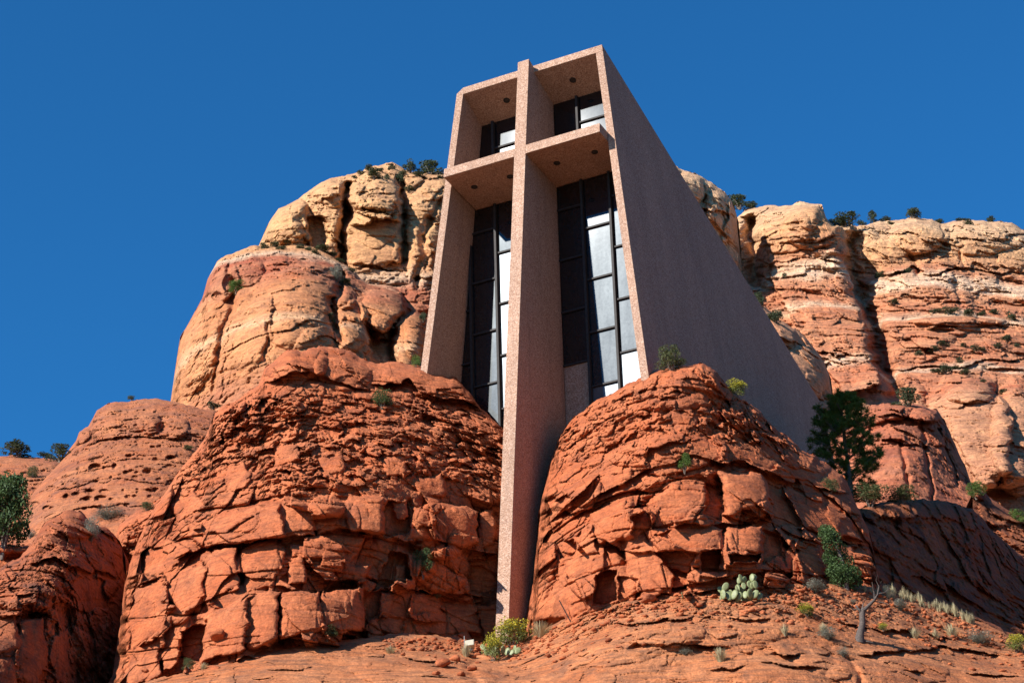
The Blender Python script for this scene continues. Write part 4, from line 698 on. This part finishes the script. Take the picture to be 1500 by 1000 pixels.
exec_plants = [
 # kind,u,v,w,h,label
 ('rabbit', 752, 948, 70, 42, 'large yellow-flowered rabbitbrush at the foot of the concrete cross', 'yellow flowering bushes'),
 ('rabbit', 722, 968, 34, 38, 'low greenish yellow bush left of the prickly pear below the cross', 'yellow flowering bushes'),
 ('grass', 792, 932, 48, 26, 'pale grass tuft just right of the bush at the cross base', 'grass tufts on the ledge'),
 ('grass', 683, 961, 24, 22, 'small straw tuft under the little beige box', 'grass tufts on the ledge'),
 ('grey', 640, 875, 14, 10, 'tiny dry twig bush low in the left buttress near the shaft', None),
 ('juniper', 1234, 860, 52, 36, 'wide skirt of the juniper at the right end of the ledge', None),
 ('grey', 1193, 868, 44, 22, 'dry grey shrub just left of the leaning juniper', 'dry grey shrubs on the ledge'),
 ('rabbit', 1181, 903, 30, 18, 'small bright yellow bush between prickly pear and dead snag', 'yellow flowering bushes'),
 ('grey', 1213, 937, 36, 20, 'dry grey shrub left of the dead snag', 'dry grey shrubs on the ledge'),
 ('grass', 1207, 928, 22, 20, 'straw tuft rising behind the grey shrub left of the snag', 'grass tufts on the ledge'),
 ('grass', 1056, 968, 32, 24, 'grey green tuft low on the slab under the prickly pear', 'grass tufts on the ledge'),
 ('grey', 1318, 893, 30, 18, 'dry grey shrub just right of the dead snag', 'dry grey shrubs on the ledge'),
 ('rabbit', 1294, 924, 18, 12, 'tiny greenish yellow bush right of the snag base', 'yellow flowering bushes'),
 ('grass', 1341, 935, 24, 20, 'leftmost tuft in the row along the lower right ledge', 'grass tufts on the ledge'),
 ('grass', 1371, 936, 22, 18, 'second tuft from the left in the row on the lower right ledge', 'grass tufts on the ledge'),
 ('grass', 1395, 933, 32, 24, 'third and tallest tuft in the row on the lower right ledge', 'grass tufts on the ledge'),
 ('grey', 1434, 943, 46, 24, 'wide grey shrub ending the row on the lower right ledge', 'dry grey shrubs on the ledge'),
 ('rabbit', 1490, 956, 34, 28, 'yellow green bush at the lower right edge of the photo', 'yellow flowering bushes'),
 ('grey', 1249, 884, 14, 8, 'tiny grey shrub above the snag', 'dry grey shrubs on the ledge'),
 ('grey', 1236, 962, 22, 16, 'pale dry twigs on the bottom slab under the snag', 'dry grey shrubs on the ledge'),
 ('grass', 1150, 930, 18, 20, 'thin dry stalks on the slab below the yellow bush', 'grass tufts on the ledge'),
 ('grey', 1004, 958, 26, 10, 'low grey green shrub on the sloping slab left of centre ledge', 'dry grey shrubs on the ledge'),
 ('olive', 480, 937, 34, 20, 'green grey shrub at the foot of the left buttress', None),
 ('grass', 572, 957, 26, 14, 'low pale tuft on the slab under the left buttress', 'grass tufts on the ledge'),
 ('olive', 276, 981, 22, 18, 'small green shrub on the slab at the lower left', None),
 ('grass', 298, 980, 18, 12, 'dry tuft right of the small shrub at the lower left', 'grass tufts on the ledge'),
 ('juniper', 620, 842, 32, 40, 'dark green bush hanging in the blocky middle of the left buttress', 'bushes growing from the rock walls'),
 ('juniper', 560, 595, 30, 28, 'grey green bush under the rounded ledge of the left buttress', 'bushes growing from the rock walls'),
 ('olive', 984, 542, 50, 36, 'spreading bush on the peak of the right buttress', 'bushes growing from the rock walls'),
 ('rabbit', 1080, 582, 34, 26, 'yellow green bush on the shoulder right of the buttress peak', 'bushes growing from the rock walls'),
 ('bright', 1003, 690, 28, 28, 'bright green bush on the ledge halfway up the right buttress', 'bushes growing from the rock walls'),
 ('bright', 609, 538, 16, 20, 'small green bush at the foot of the left chapel wall', 'bushes growing from the rock walls'),
 ('dense', 4, 802, 84, 116, 'tall dark green juniper cut by the left edge of the photo', None),
 ('grey', 158, 760, 52, 20, 'grey brush in the gully below the pitted dome', None),
 ('grey', 132, 792, 30, 40, 'dark leafless brush above the lower left outcrop', None),
 ('olive', 215, 748, 22, 14, 'pale green shrub behind the small round rock', None),
 ('grey', 45, 788, 18, 14, 'silvery shrub on the flat rock at the far left', None),
 ('olive', 47, 700, 22, 18, 'grey green shrub on the slope under the skyline trees at far left', None),
 ('olive', 192, 586, 14, 7, 'tiny shrub on top of the pitted dome', None),
 ('olive', 276, 660, 18, 8, 'little green plant at the right side of the pitted dome', None),
 ('far', 30, 670, 64, 21, 'wide left juniper on the far left skyline', 'trees on the far left ridge'),
 ('far', 66, 671, 26, 9, 'low middle juniper on the far left skyline', 'trees on the far left ridge'),
 ('far', 88, 674, 44, 22, 'right juniper on the far left skyline beside the dome', 'trees on the far left ridge'),
 ('far', 601, 254, 26, 20, 'left one of the two trees on the cliff top beside the chapel', 'trees along the cliff tops'),
 ('far', 631, 257, 46, 26, 'dense tree on the cliff top touching the chapel arm', 'trees along the cliff tops'),
 ('far', 548, 264, 34, 16, 'sparse scrub on the left cliff just below its summit', 'trees along the cliff tops'),
 ('far', 585, 270, 20, 18, 'pale scrub in the notch under the cliff top trees', 'trees along the cliff tops'),
 ('far', 425, 360, 22, 14, 'green bush on the shelf between red and cream bands', 'bushes on the left cliff'),
 ('far', 403, 362, 20, 8, 'low grey scrub left of the shelf bush', 'bushes on the left cliff'),
 ('bright', 347, 430, 30, 22, 'round green bush in the red gully of the left cliff', 'bushes on the left cliff'),
 ('far', 484, 472, 18, 14, 'small bush below the leaning boulder on the left cliff', 'bushes on the left cliff'),
 ('far', 505, 418, 22, 12, 'scrub on the ledge above the leaning boulder', 'bushes on the left cliff'),
 ('grey', 492, 412, 24, 28, 'leafless pale tree on the ledge of the left cliff', 'bushes on the left cliff'),
 ('far', 470, 368, 30, 10, 'dark scrub strip at the right end of the cliff shelf', 'bushes on the left cliff'),
 ('far', 312, 598, 24, 10, 'low green bush at the bottom of the left cliff', 'bushes on the left cliff'),
 ('far', 620, 472, 14, 16, 'green bush beside the left chapel wall on the cliff', 'bushes on the left cliff'),
 ('far', 1083, 304, 44, 22, 'leftmost juniper on the right cliff skyline beside the chapel roof', 'trees along the right cliff top'),
 ('far', 1241, 332, 50, 20, 'wide juniper clump in the notch of the right skyline', 'trees along the right cliff top'),
 ('far', 1281, 326, 22, 18, 'small juniper right of the wide clump on the skyline', 'trees along the right cliff top'),
 ('far', 1337, 320, 30, 17, 'lone round juniper on the flat topped rock of the skyline', 'trees along the right cliff top'),
 ('far', 1420, 330, 20, 9, 'low scrub patch at the far right of the skyline', 'trees along the right cliff top'),
 ('far', 1305, 330, 14, 6, 'tiniest scrub dot between two skyline junipers', 'trees along the right cliff top'),
 ('far', 1114, 450, 26, 22, 'green bush beside the sloping chapel roof edge', 'bushes on the right cliff'),
 ('far', 1136, 474, 34, 20, 'pale green bush on the boulder below the roof edge bush', 'bushes on the right cliff'),
 ('far', 1330, 596, 50, 26, 'spreading juniper above the crimson knob', 'bushes on the right cliff'),
 ('far', 1390, 461, 24, 13, 'left bush of the pair on the middle bench of the right cliff', 'bushes on the right cliff'),
 ('far', 1418, 464, 22, 13, 'right bush of the pair on the middle bench of the right cliff', 'bushes on the right cliff'),
 ('far', 1432, 518, 28, 14, 'bush on the pale lower bench of the right cliff', 'bushes on the right cliff'),
 ('far', 1385, 548, 30, 14, 'bush above the big rounded rock at the right', 'bushes on the right cliff'),
 ('far', 1475, 500, 20, 10, 'small bush near the right edge of the pale bench', 'bushes on the right cliff'),
 ('far', 1482, 470, 18, 12, 'small bush at the right end of the middle bench', 'bushes on the right cliff'),
 ('far', 1310, 446, 24, 7, 'flat scrub right of the dark vertical gully', 'bushes on the right cliff'),
 ('far', 1405, 532, 16, 10, 'tiny bush left of the lower bench bush', 'bushes on the right cliff'),
 ('far', 1350, 478, 14, 8, 'tiny scrub at the left end of the middle bench', 'bushes on the right cliff'),
 ('bright', 1430, 728, 34, 24, 'light green shrub behind the shaded flank at the right', None),
 ('bright', 1492, 770, 30, 26, 'green shrub at the right edge above the shaded flank', None),
 ('olive', 1275, 742, 70, 34, 'dark low bush at the foot of the pine', 'shaded bushes around the pine'),
 ('olive', 1322, 738, 56, 26, 'dark low bush right of the pine on the shaded flank', 'shaded bushes around the pine'),
 ('olive', 1215, 722, 30, 22, 'shaded bush between the pine and the right buttress', 'shaded bushes around the pine'),
]
for t_ in exec_plants:
    k_, u_, v_, w_, h_, lab_, grp_ = t_
    plant(k_, u_, v_, w_, h_, lab_, grp_)
# scrub dotting the cliff benches and tops
for lab_, grp_, pts_ in [
 ('small dark scrub dot on the benches of the right cliff', 'scrub dots on the right cliff', [(1372, 458), (1400, 455), (1438, 462), (1455, 459), (1478, 462), (1368, 512), (1382, 506), (1412, 508), (1460, 508), (1490, 508), (1398, 541), (1412, 546), (1370, 545), (1440, 560), (1312, 402), (1330, 400), (1345, 520), (1468, 575), (1148, 405), (1290, 405)]),
 ('low scrub on the skyline of the right cliff', 'scrub along the right skyline', [(1100, 303), (1218, 328), (1262, 329), (1296, 324), (1374, 326), (1408, 324), (1450, 324)]),
 ('low scrub among the summit blocks of the left cliff', 'scrub on the left summit', [(530, 256), (541, 250), (556, 252), (566, 262), (574, 248), (590, 255), (612, 258), (644, 262), (518, 262), (598, 278)]),
 ('grey scrub strip on the shelf of the left cliff', 'scrub on the left shelf', [(388, 364), (412, 366), (440, 364), (452, 367), (462, 372), (486, 374), (494, 382), (515, 398)])]:
    for u_, v_ in pts_: plant('far', u_, v_, prand.uniform(12, 26), prand.uniform(6, 11), lab_, grp_, sink=.35)
# leaning juniper on the ledge: stacked clumps on one trunk
def custom(name, label, cat, u, v, hpx, D=None):
    D = D or on(u, v) or 72.; p = at(np.array(float(u)), np.array(float(v)), D); mpp = D/float(rays(np.array(u*1.), np.array(v*1.))@HF)
    return thing(name, label, cat, p), hpx*mpp/math.cos(R(24)), mpp
def loc(x, y, z): return np.asarray(x)*RT+np.asarray(y)*HF+np.asarray(z)*np.array([0, 0, 1.])
g = np.random.default_rng(5)
jt, H, mpp = custom('juniper_tree', 'leaning green juniper standing at the right end of the rocky ledge', 'tree', 1240, 862, 95)
path = [loc(0, 0, -.15), loc(.02, 0, .25*H), loc(-.1, .02, .5*H), loc(-.32, 0, .8*H)]
obj('trunk', *tube_mesh(path, [.1, .08, .06, .02], 8), M_BRK, jt)
P = []
for x, z, s in [(-.55, .93, .22), (-.4, .88, .24), (-.62, .76, .28), (-.3, .76, .3), (-.45, .66, .3), (-.05, .62, .26), (-.5, .5, .24), (-.15, .48, .32), (-.3, .36, .3), (.15, .42, .28), (.1, .26, .35), (.35, .25, .26), (-.2, .22, .34), (-.45, .28, .24), (.3, .1, .3), (0, .1, .35), (-.3, .1, .28)]:
    n = 420; d = g.normal(size=(n, 3)); d /= np.linalg.norm(d, axis=1)[:, None]; q = d*(s*(.4+.6*g.random(n)**.5))[:, None]*1.15
    P.append(q+loc(x*.95, g.uniform(-.3, .3), z*H))
obj('foliage', *leaves(np.concatenate(P), .055, 1.6, .4, g), L_JUN, jt)
# pine behind the right buttress
pn, H, mpp = custom('pine_tree', 'dark shaded pine tree behind the right buttress beside the chapel wall', 'tree', 1249, 745, 172, 87.5)
tk = [loc(0, 0, -.5), loc(.02, 0, .3*H), loc(-.05, 0, .6*H), loc(0, 0, .97*H)]
obj('trunk', *tube_mesh(tk, [.13, .1, .065, .015], 8), M_BRK, pn)
Lb, Pc = [], []
for k in range(64):
    z = (.16+.8*(k/64)**.9)*H; a = k*2.39996+g.normal()*.2
    rmax = np.interp(z/H, [.15, .3, .45, .62, .8, .95, 1], [1.5, 1.75, 1.7, 1.5, 1.1, .45, .1])*(.75+.35*g.random())
    dr = np.array([math.cos(a), math.sin(a)]); tip = loc(dr[0]*rmax, dr[1]*rmax, z+.28*rmax)+g.normal(size=3)*.05; b0 = loc(0, 0, z-.02); md = (b0+tip)/2+np.array([0, 0, -.08])
    Lb.append(tube_mesh([b0, md, tip], [.03, .02, .008], 4))
    for q in range(7):
        t = .42+.62*q/6; c = b0*(1-t)+tip*t+g.normal(size=3)*.1; Pc.append((c, .2*(.8+.5*g.random())))
        if t > .5: Lb.append(tube_mesh([md, c], [.012, .005], 3))
for j in range(10): Pc.append((loc(g.normal()*.1, g.normal()*.1, H*(.9+.1*g.random())), .17))
obj('branches', *join(Lb), M_BRK, pn)
C_, Dr = [], []
for c, s in Pc:
    n = 80; d = g.normal(size=(n, 3)); d[:, 2] += .55; d /= np.linalg.norm(d, axis=1)[:, None]; C_.append(c+d*s*.5); Dr.append(d*s*.5)
C_, Dr = np.concatenate(C_), np.concatenate(Dr); e = np.cross(Dr, g.normal(size=Dr.shape)); e /= np.linalg.norm(e, axis=1)[:, None]; e *= .011
obj('needles', np.stack([C_-Dr-e, C_-Dr+e, C_+Dr+e*.4, C_+Dr-e*.4], 1).reshape(-1, 3), np.arange(4*len(C_)).reshape(-1, 4), L_PIN, pn)
# dead snag
sn, H, mpp = custom('dead_snag', 'twisted grey dead tree stump with bare forked branches on the ledge', 'dead tree', 1258, 938, 82)
S = lambda x, z, y=0: loc(x*mpp, y, z*mpp*1.09)
obj('trunk', *tube_mesh([S(0, -4), S(3, 10), S(8, 24), S(9, 38), S(12, 46)], [.19, .13, .105, .10, .07], 9), M_DED, sn, smooth=True)
br = [([(11, 42), (22, 52), (30, 58), (36, 66)], .085), ([(30, 58), (31, 70), (28, 82)], .04), ([(34, 62), (38, 76), (44, 86)], .035), ([(36, 66), (46, 68), (54, 74)], .03), ([(9, 36), (4, 44), (0, 50)], .05), ([(4, 44), (-4, 46), (-9, 52)], .025), ([(10, 40), (12, 52), (18, 62)], .035), ([(7, 38), (3, 52), (6, 58)], .025), ([(28, 57), (42, 54), (50, 50)], .025), ([(38, 76), (35, 86), (37, 92)], .018), ([(44, 68), (50, 62), (58, 64)], .018), ([(0, 0), (-8, -3), (-12, -5)], .06), ([(4, 0), (14, -2), (20, -4)], .05)]
for pts, r0 in br:
    obj('branch', *tube_mesh([S(x, z, g.normal()*.06) for x, z in pts], np.linspace(r0*.95, r0*.35, len(pts)), 6), M_DED, sn, smooth=True)
# prickly pears
M_PAD = plain('prickly_pear_pad', (.19, .205, .085), .55, .3, 14, .4)
def pad_mesh(c, w, h, th, face, tilt, lean):
    n = 12; V, F = [], []
    fx = loc(math.cos(face), math.sin(face), 0); up = loc(-math.sin(face)*lean, math.cos(face)*lean, 1); up = up/np.linalg.norm(up); up = up*math.cos(tilt)+fx*math.sin(tilt); fx2 = fx*math.cos(tilt)-np.array([0, 0, 1])*math.sin(tilt)
    nr = np.cross(fx2, up); nr /= np.linalg.norm(nr)
    for sgn, rr, d in ((-1, .55, .5), (-1, .9, .36), (0, 1, 0), (1, .9, .36), (1, .55, .5)):
        for k in range(n):
            a = 2*math.pi*k/n; x = math.cos(a)*w/2*rr*(1-.18*(1-math.sin(a))*.5); z = (math.sin(a)*rr+1)*h/2; V.append(c+fx2*x+up*z+nr*th*d*sgn)
    for j in range(4):
        for k in range(n): F.append((j*n+k, j*n+(k+1) % n, (j+1)*n+(k+1) % n, (j+1)*n+k))
    for b, s in ((0, -1), (4, 1)):
        V.append(np.mean(V[b*n:b*n+n], 0)+nr*th*.06*s)
        for k in range(n): F.append((len(V)-1, b*n+k, b*n+(k+1) % n))
    return V, F, c+up*h*.93, up
def cactus(u, v, wpx, hpx, npad, label, seed):
    g = np.random.default_rng(seed); ct, H, mpp = custom('prickly_pear', label, 'cactus', u, v, hpx); W = wpx*mpp
    tips = []
    for i in range(npad):
        first = i < npad*.5
        if first: c = loc(W*(-.5+(i+.5)/(npad*.5))+g.normal()*.03, g.uniform(-.3, .3), g.uniform(0, .1*H))
        else: c = tips[int(g.integers(0, len(tips)))]+g.normal(size=3)*.04
        s = g.uniform(.8, 1.15)*H*(.42 if first else .36)
        V, F, tip, up = pad_mesh(c, s*.72, s, s*.14, g.uniform(-.9, .9), g.uniform(-.6, .6), g.uniform(-.3, .3))
        obj('pad', V, F, M_PAD, ct, smooth=True)
        if tip[2] < H*.85: tips.append(tip)
        if not tips: tips.append(tip)
cactus(1082, 882, 52, 34, 34, 'wide clump of pale green prickly pear on the ledge under the right buttress', 3)
cactus(735, 962, 46, 30, 18, 'prickly pear climbing over the slab edge below the concrete cross', 4)
cactus(1004, 878, 16, 14, 6, 'small pale prickly pear left of the wide clump', 6)
# beige floodlight box on a stake
M_BX = plain('beige_painted_metal', (.5, .44, .32), .5, .1, 6); M_ST = plain('grey_steel', (.25, .24, .22), .4)
fl, H, mpp = custom('floodlight', 'small beige floodlight box on a stake below the left buttress near the cross', 'floodlight', 688, 955, 18)
def rb(x0, x1, y0, y1, z0, z1): return [loc(a, b, c) for a, b, c in box(x0, x1, y0, y1, z0, z1)]
hs = obj('housing', [loc(x, y, z) for x, y, z in [(-.16, -.14, .2), (.16, -.14, .24), (.18, .14, .16), (-.14, .14, .12), (-.16, -.1, .42), (.16, -.1, .46), (.18, .16, .38), (-.14, .16, .34)]], HX, M_BX, fl); b_ = hs.modifiers.new('bevel', 'BEVEL'); b_.width = .015
obj('stake', rb(-.2, -.17, 0, .03, -.1, .62), HX, M_ST, fl); obj('bracket', rb(-.2, .1, .0, .05, .08, .14), HX, M_ST, fl)
# iron stake leaning at the right buttress
st, H, mpp = custom('metal_rod', 'thin dark iron rod leaning against the base of the right buttress', 'rod', 836, 908, 26)
obj('shaft', *tube_mesh([loc(0, -.1, -.1), loc(-.38, -.1, .72)], [.02, .02], 6), M_CAN, st)
# loose stones
bk = 0
def stone(u, v, s, label, mat=M_A, grp=None):
    global bk
    bk += 1; g = np.random.default_rng(100+bk); t, H, mpp = custom('boulder', label, 'boulder', u, v, s)
    import bmesh
    bm = bmesh.new(); bmesh.ops.create_icosphere(bm, subdivisions=3, radius=1)
    V = np.array([v_.co[:] for v_ in bm.verts]); F = np.array([[v_.index for v_ in f.verts] for f in bm.faces]); bm.free()
    for q in range(9):
        d = g.normal(size=3); d /= np.linalg.norm(d); k = .55+.3*g.random(); pr = V@d; V = V-np.maximum(pr-k, 0)[:, None]*d
    V = V*(1+.05*fbm(V+bk, .5, 3))[:, None]*np.array([1.2, 1, .7])*s*mpp*.5; V[:, 2] += s*mpp*.2
    o = obj('boulder', V, F, mat, smooth=False); o.location = t.location; bpy.data.objects.remove(t)
    tag(o, label, 'boulder', grp)
for u, v, s, lab in [(648, 975, 22, 'flat red boulder below the grass tuft near the cross'), (668, 968, 18, 'red stone under the small straw tuft'), (690, 982, 16, 'red stone wedged left of the yellow bush'), (640, 988, 13, 'small red stone at the bottom of the rubble heap'), (675, 990, 14, 'small red stone lowest in the rubble heap'), (806, 945, 9, 'white stone right of the cross base bush'), (575, 948, 7, 'white pebble left of the low pale tuft'), (213, 984, 12, 'pale stone at the lower left slab'), (322, 935, 26, 'red block at the foot of the left buttress'), (950, 880, 20, 'angular block under the right buttress base'), (1118, 852, 12, 'small red stone right of the prickly pear'), (920, 893, 14, 'red stone on the ledge below the right buttress')]:
    stone(u, v, s, lab, M_A, 'loose stones on the ledges')
# rubble strewn over the bench
g = np.random.default_rng(9); import bmesh
bm = bmesh.new(); bmesh.ops.create_icosphere(bm, subdivisions=1, radius=1); IV = np.array([v_.co[:] for v_ in bm.verts]); IF = np.array([[v_.index for v_ in f.verts] for f in bm.faces]); bm.free()
Vs, Fs = [], []
for k in range(2600):
    u = g.uniform(560, 1500); t = np.interp(u, [560, 620, 700, 760, 800, 870, 950, 1060, 1200, 1262, 1350, 1420, 1500], [935, 934, 940, 945, 925, 895, 878, 858, 860, 865, 888, 910, 945]); v = t+abs(g.normal())*(28 if u > 800 else 14)
    if v > 1000: continue
    D = on(u, v, ('rock_ledge',))
    if D is None: continue
    p = at(np.array(u), np.array(v), D); r = .022+.10*g.random()**4; q = IV*(1+.35*g.normal(size=(len(IV), 1)))*np.array([1.3, 1, .6])*r; a = g.random()*6.28; c, s2 = math.cos(a), math.sin(a)
    Vs.append(q@np.array([[c, s2, 0], [-s2, c, 0], [0, 0, 1]])+p+np.array([0, 0, r*.25])); Fs.append(IF+len(IV)*(len(Vs)-1))
rbb = obj('rubble', np.concatenate(Vs), np.concatenate(Fs), M_A); rbb['label'] = 'small broken red stones strewn over the ledges'; rbb['category'] = 'rubble'; rbb['kind'] = 'stuff'
# straw grass along the ridge edge at right
g = np.random.default_rng(77); Vs, Fs, b = [], [], 0
(nm, me), = [x for x in proto('grass', 0)]
co = np.empty(len(me.vertices)*3, np.float32); me.vertices.foreach_get('co', co); co = co.reshape(-1, 3); fc = np.empty(len(me.polygons)*4, np.int32); me.loops.foreach_get('vertex_index', fc); fc = fc.reshape(-1, 4)
for k in range(60):
    u = 1262+165*g.random()**.9; v = np.interp(u, [1262, 1350, 1420, 1470], [858, 882, 905, 927])+g.uniform(0, 7); D = on(u, v) or 74
    p = at(np.array(u), np.array(v), D); s = g.uniform(.22, .55); a = g.random()*6.28; c, s2 = math.cos(a), math.sin(a)
    q = co@np.array([[c, s2, 0], [-s2, c, 0], [0, 0, 1]])*np.array([s*.7, s*.7, s])+p; sel = fc[np.repeat(g.random(len(fc)//2) < .4, 1).tolist()*2]; Vs.append(q); Fs.append(sel+b); b += len(co)
dg = obj('dry_grass', np.concatenate(Vs), np.concatenate(Fs), L_STR); dg['label'] = 'strip of dry straw grass along the ridge edge at the right'; dg['category'] = 'grass'; dg['kind'] = 'stuff'
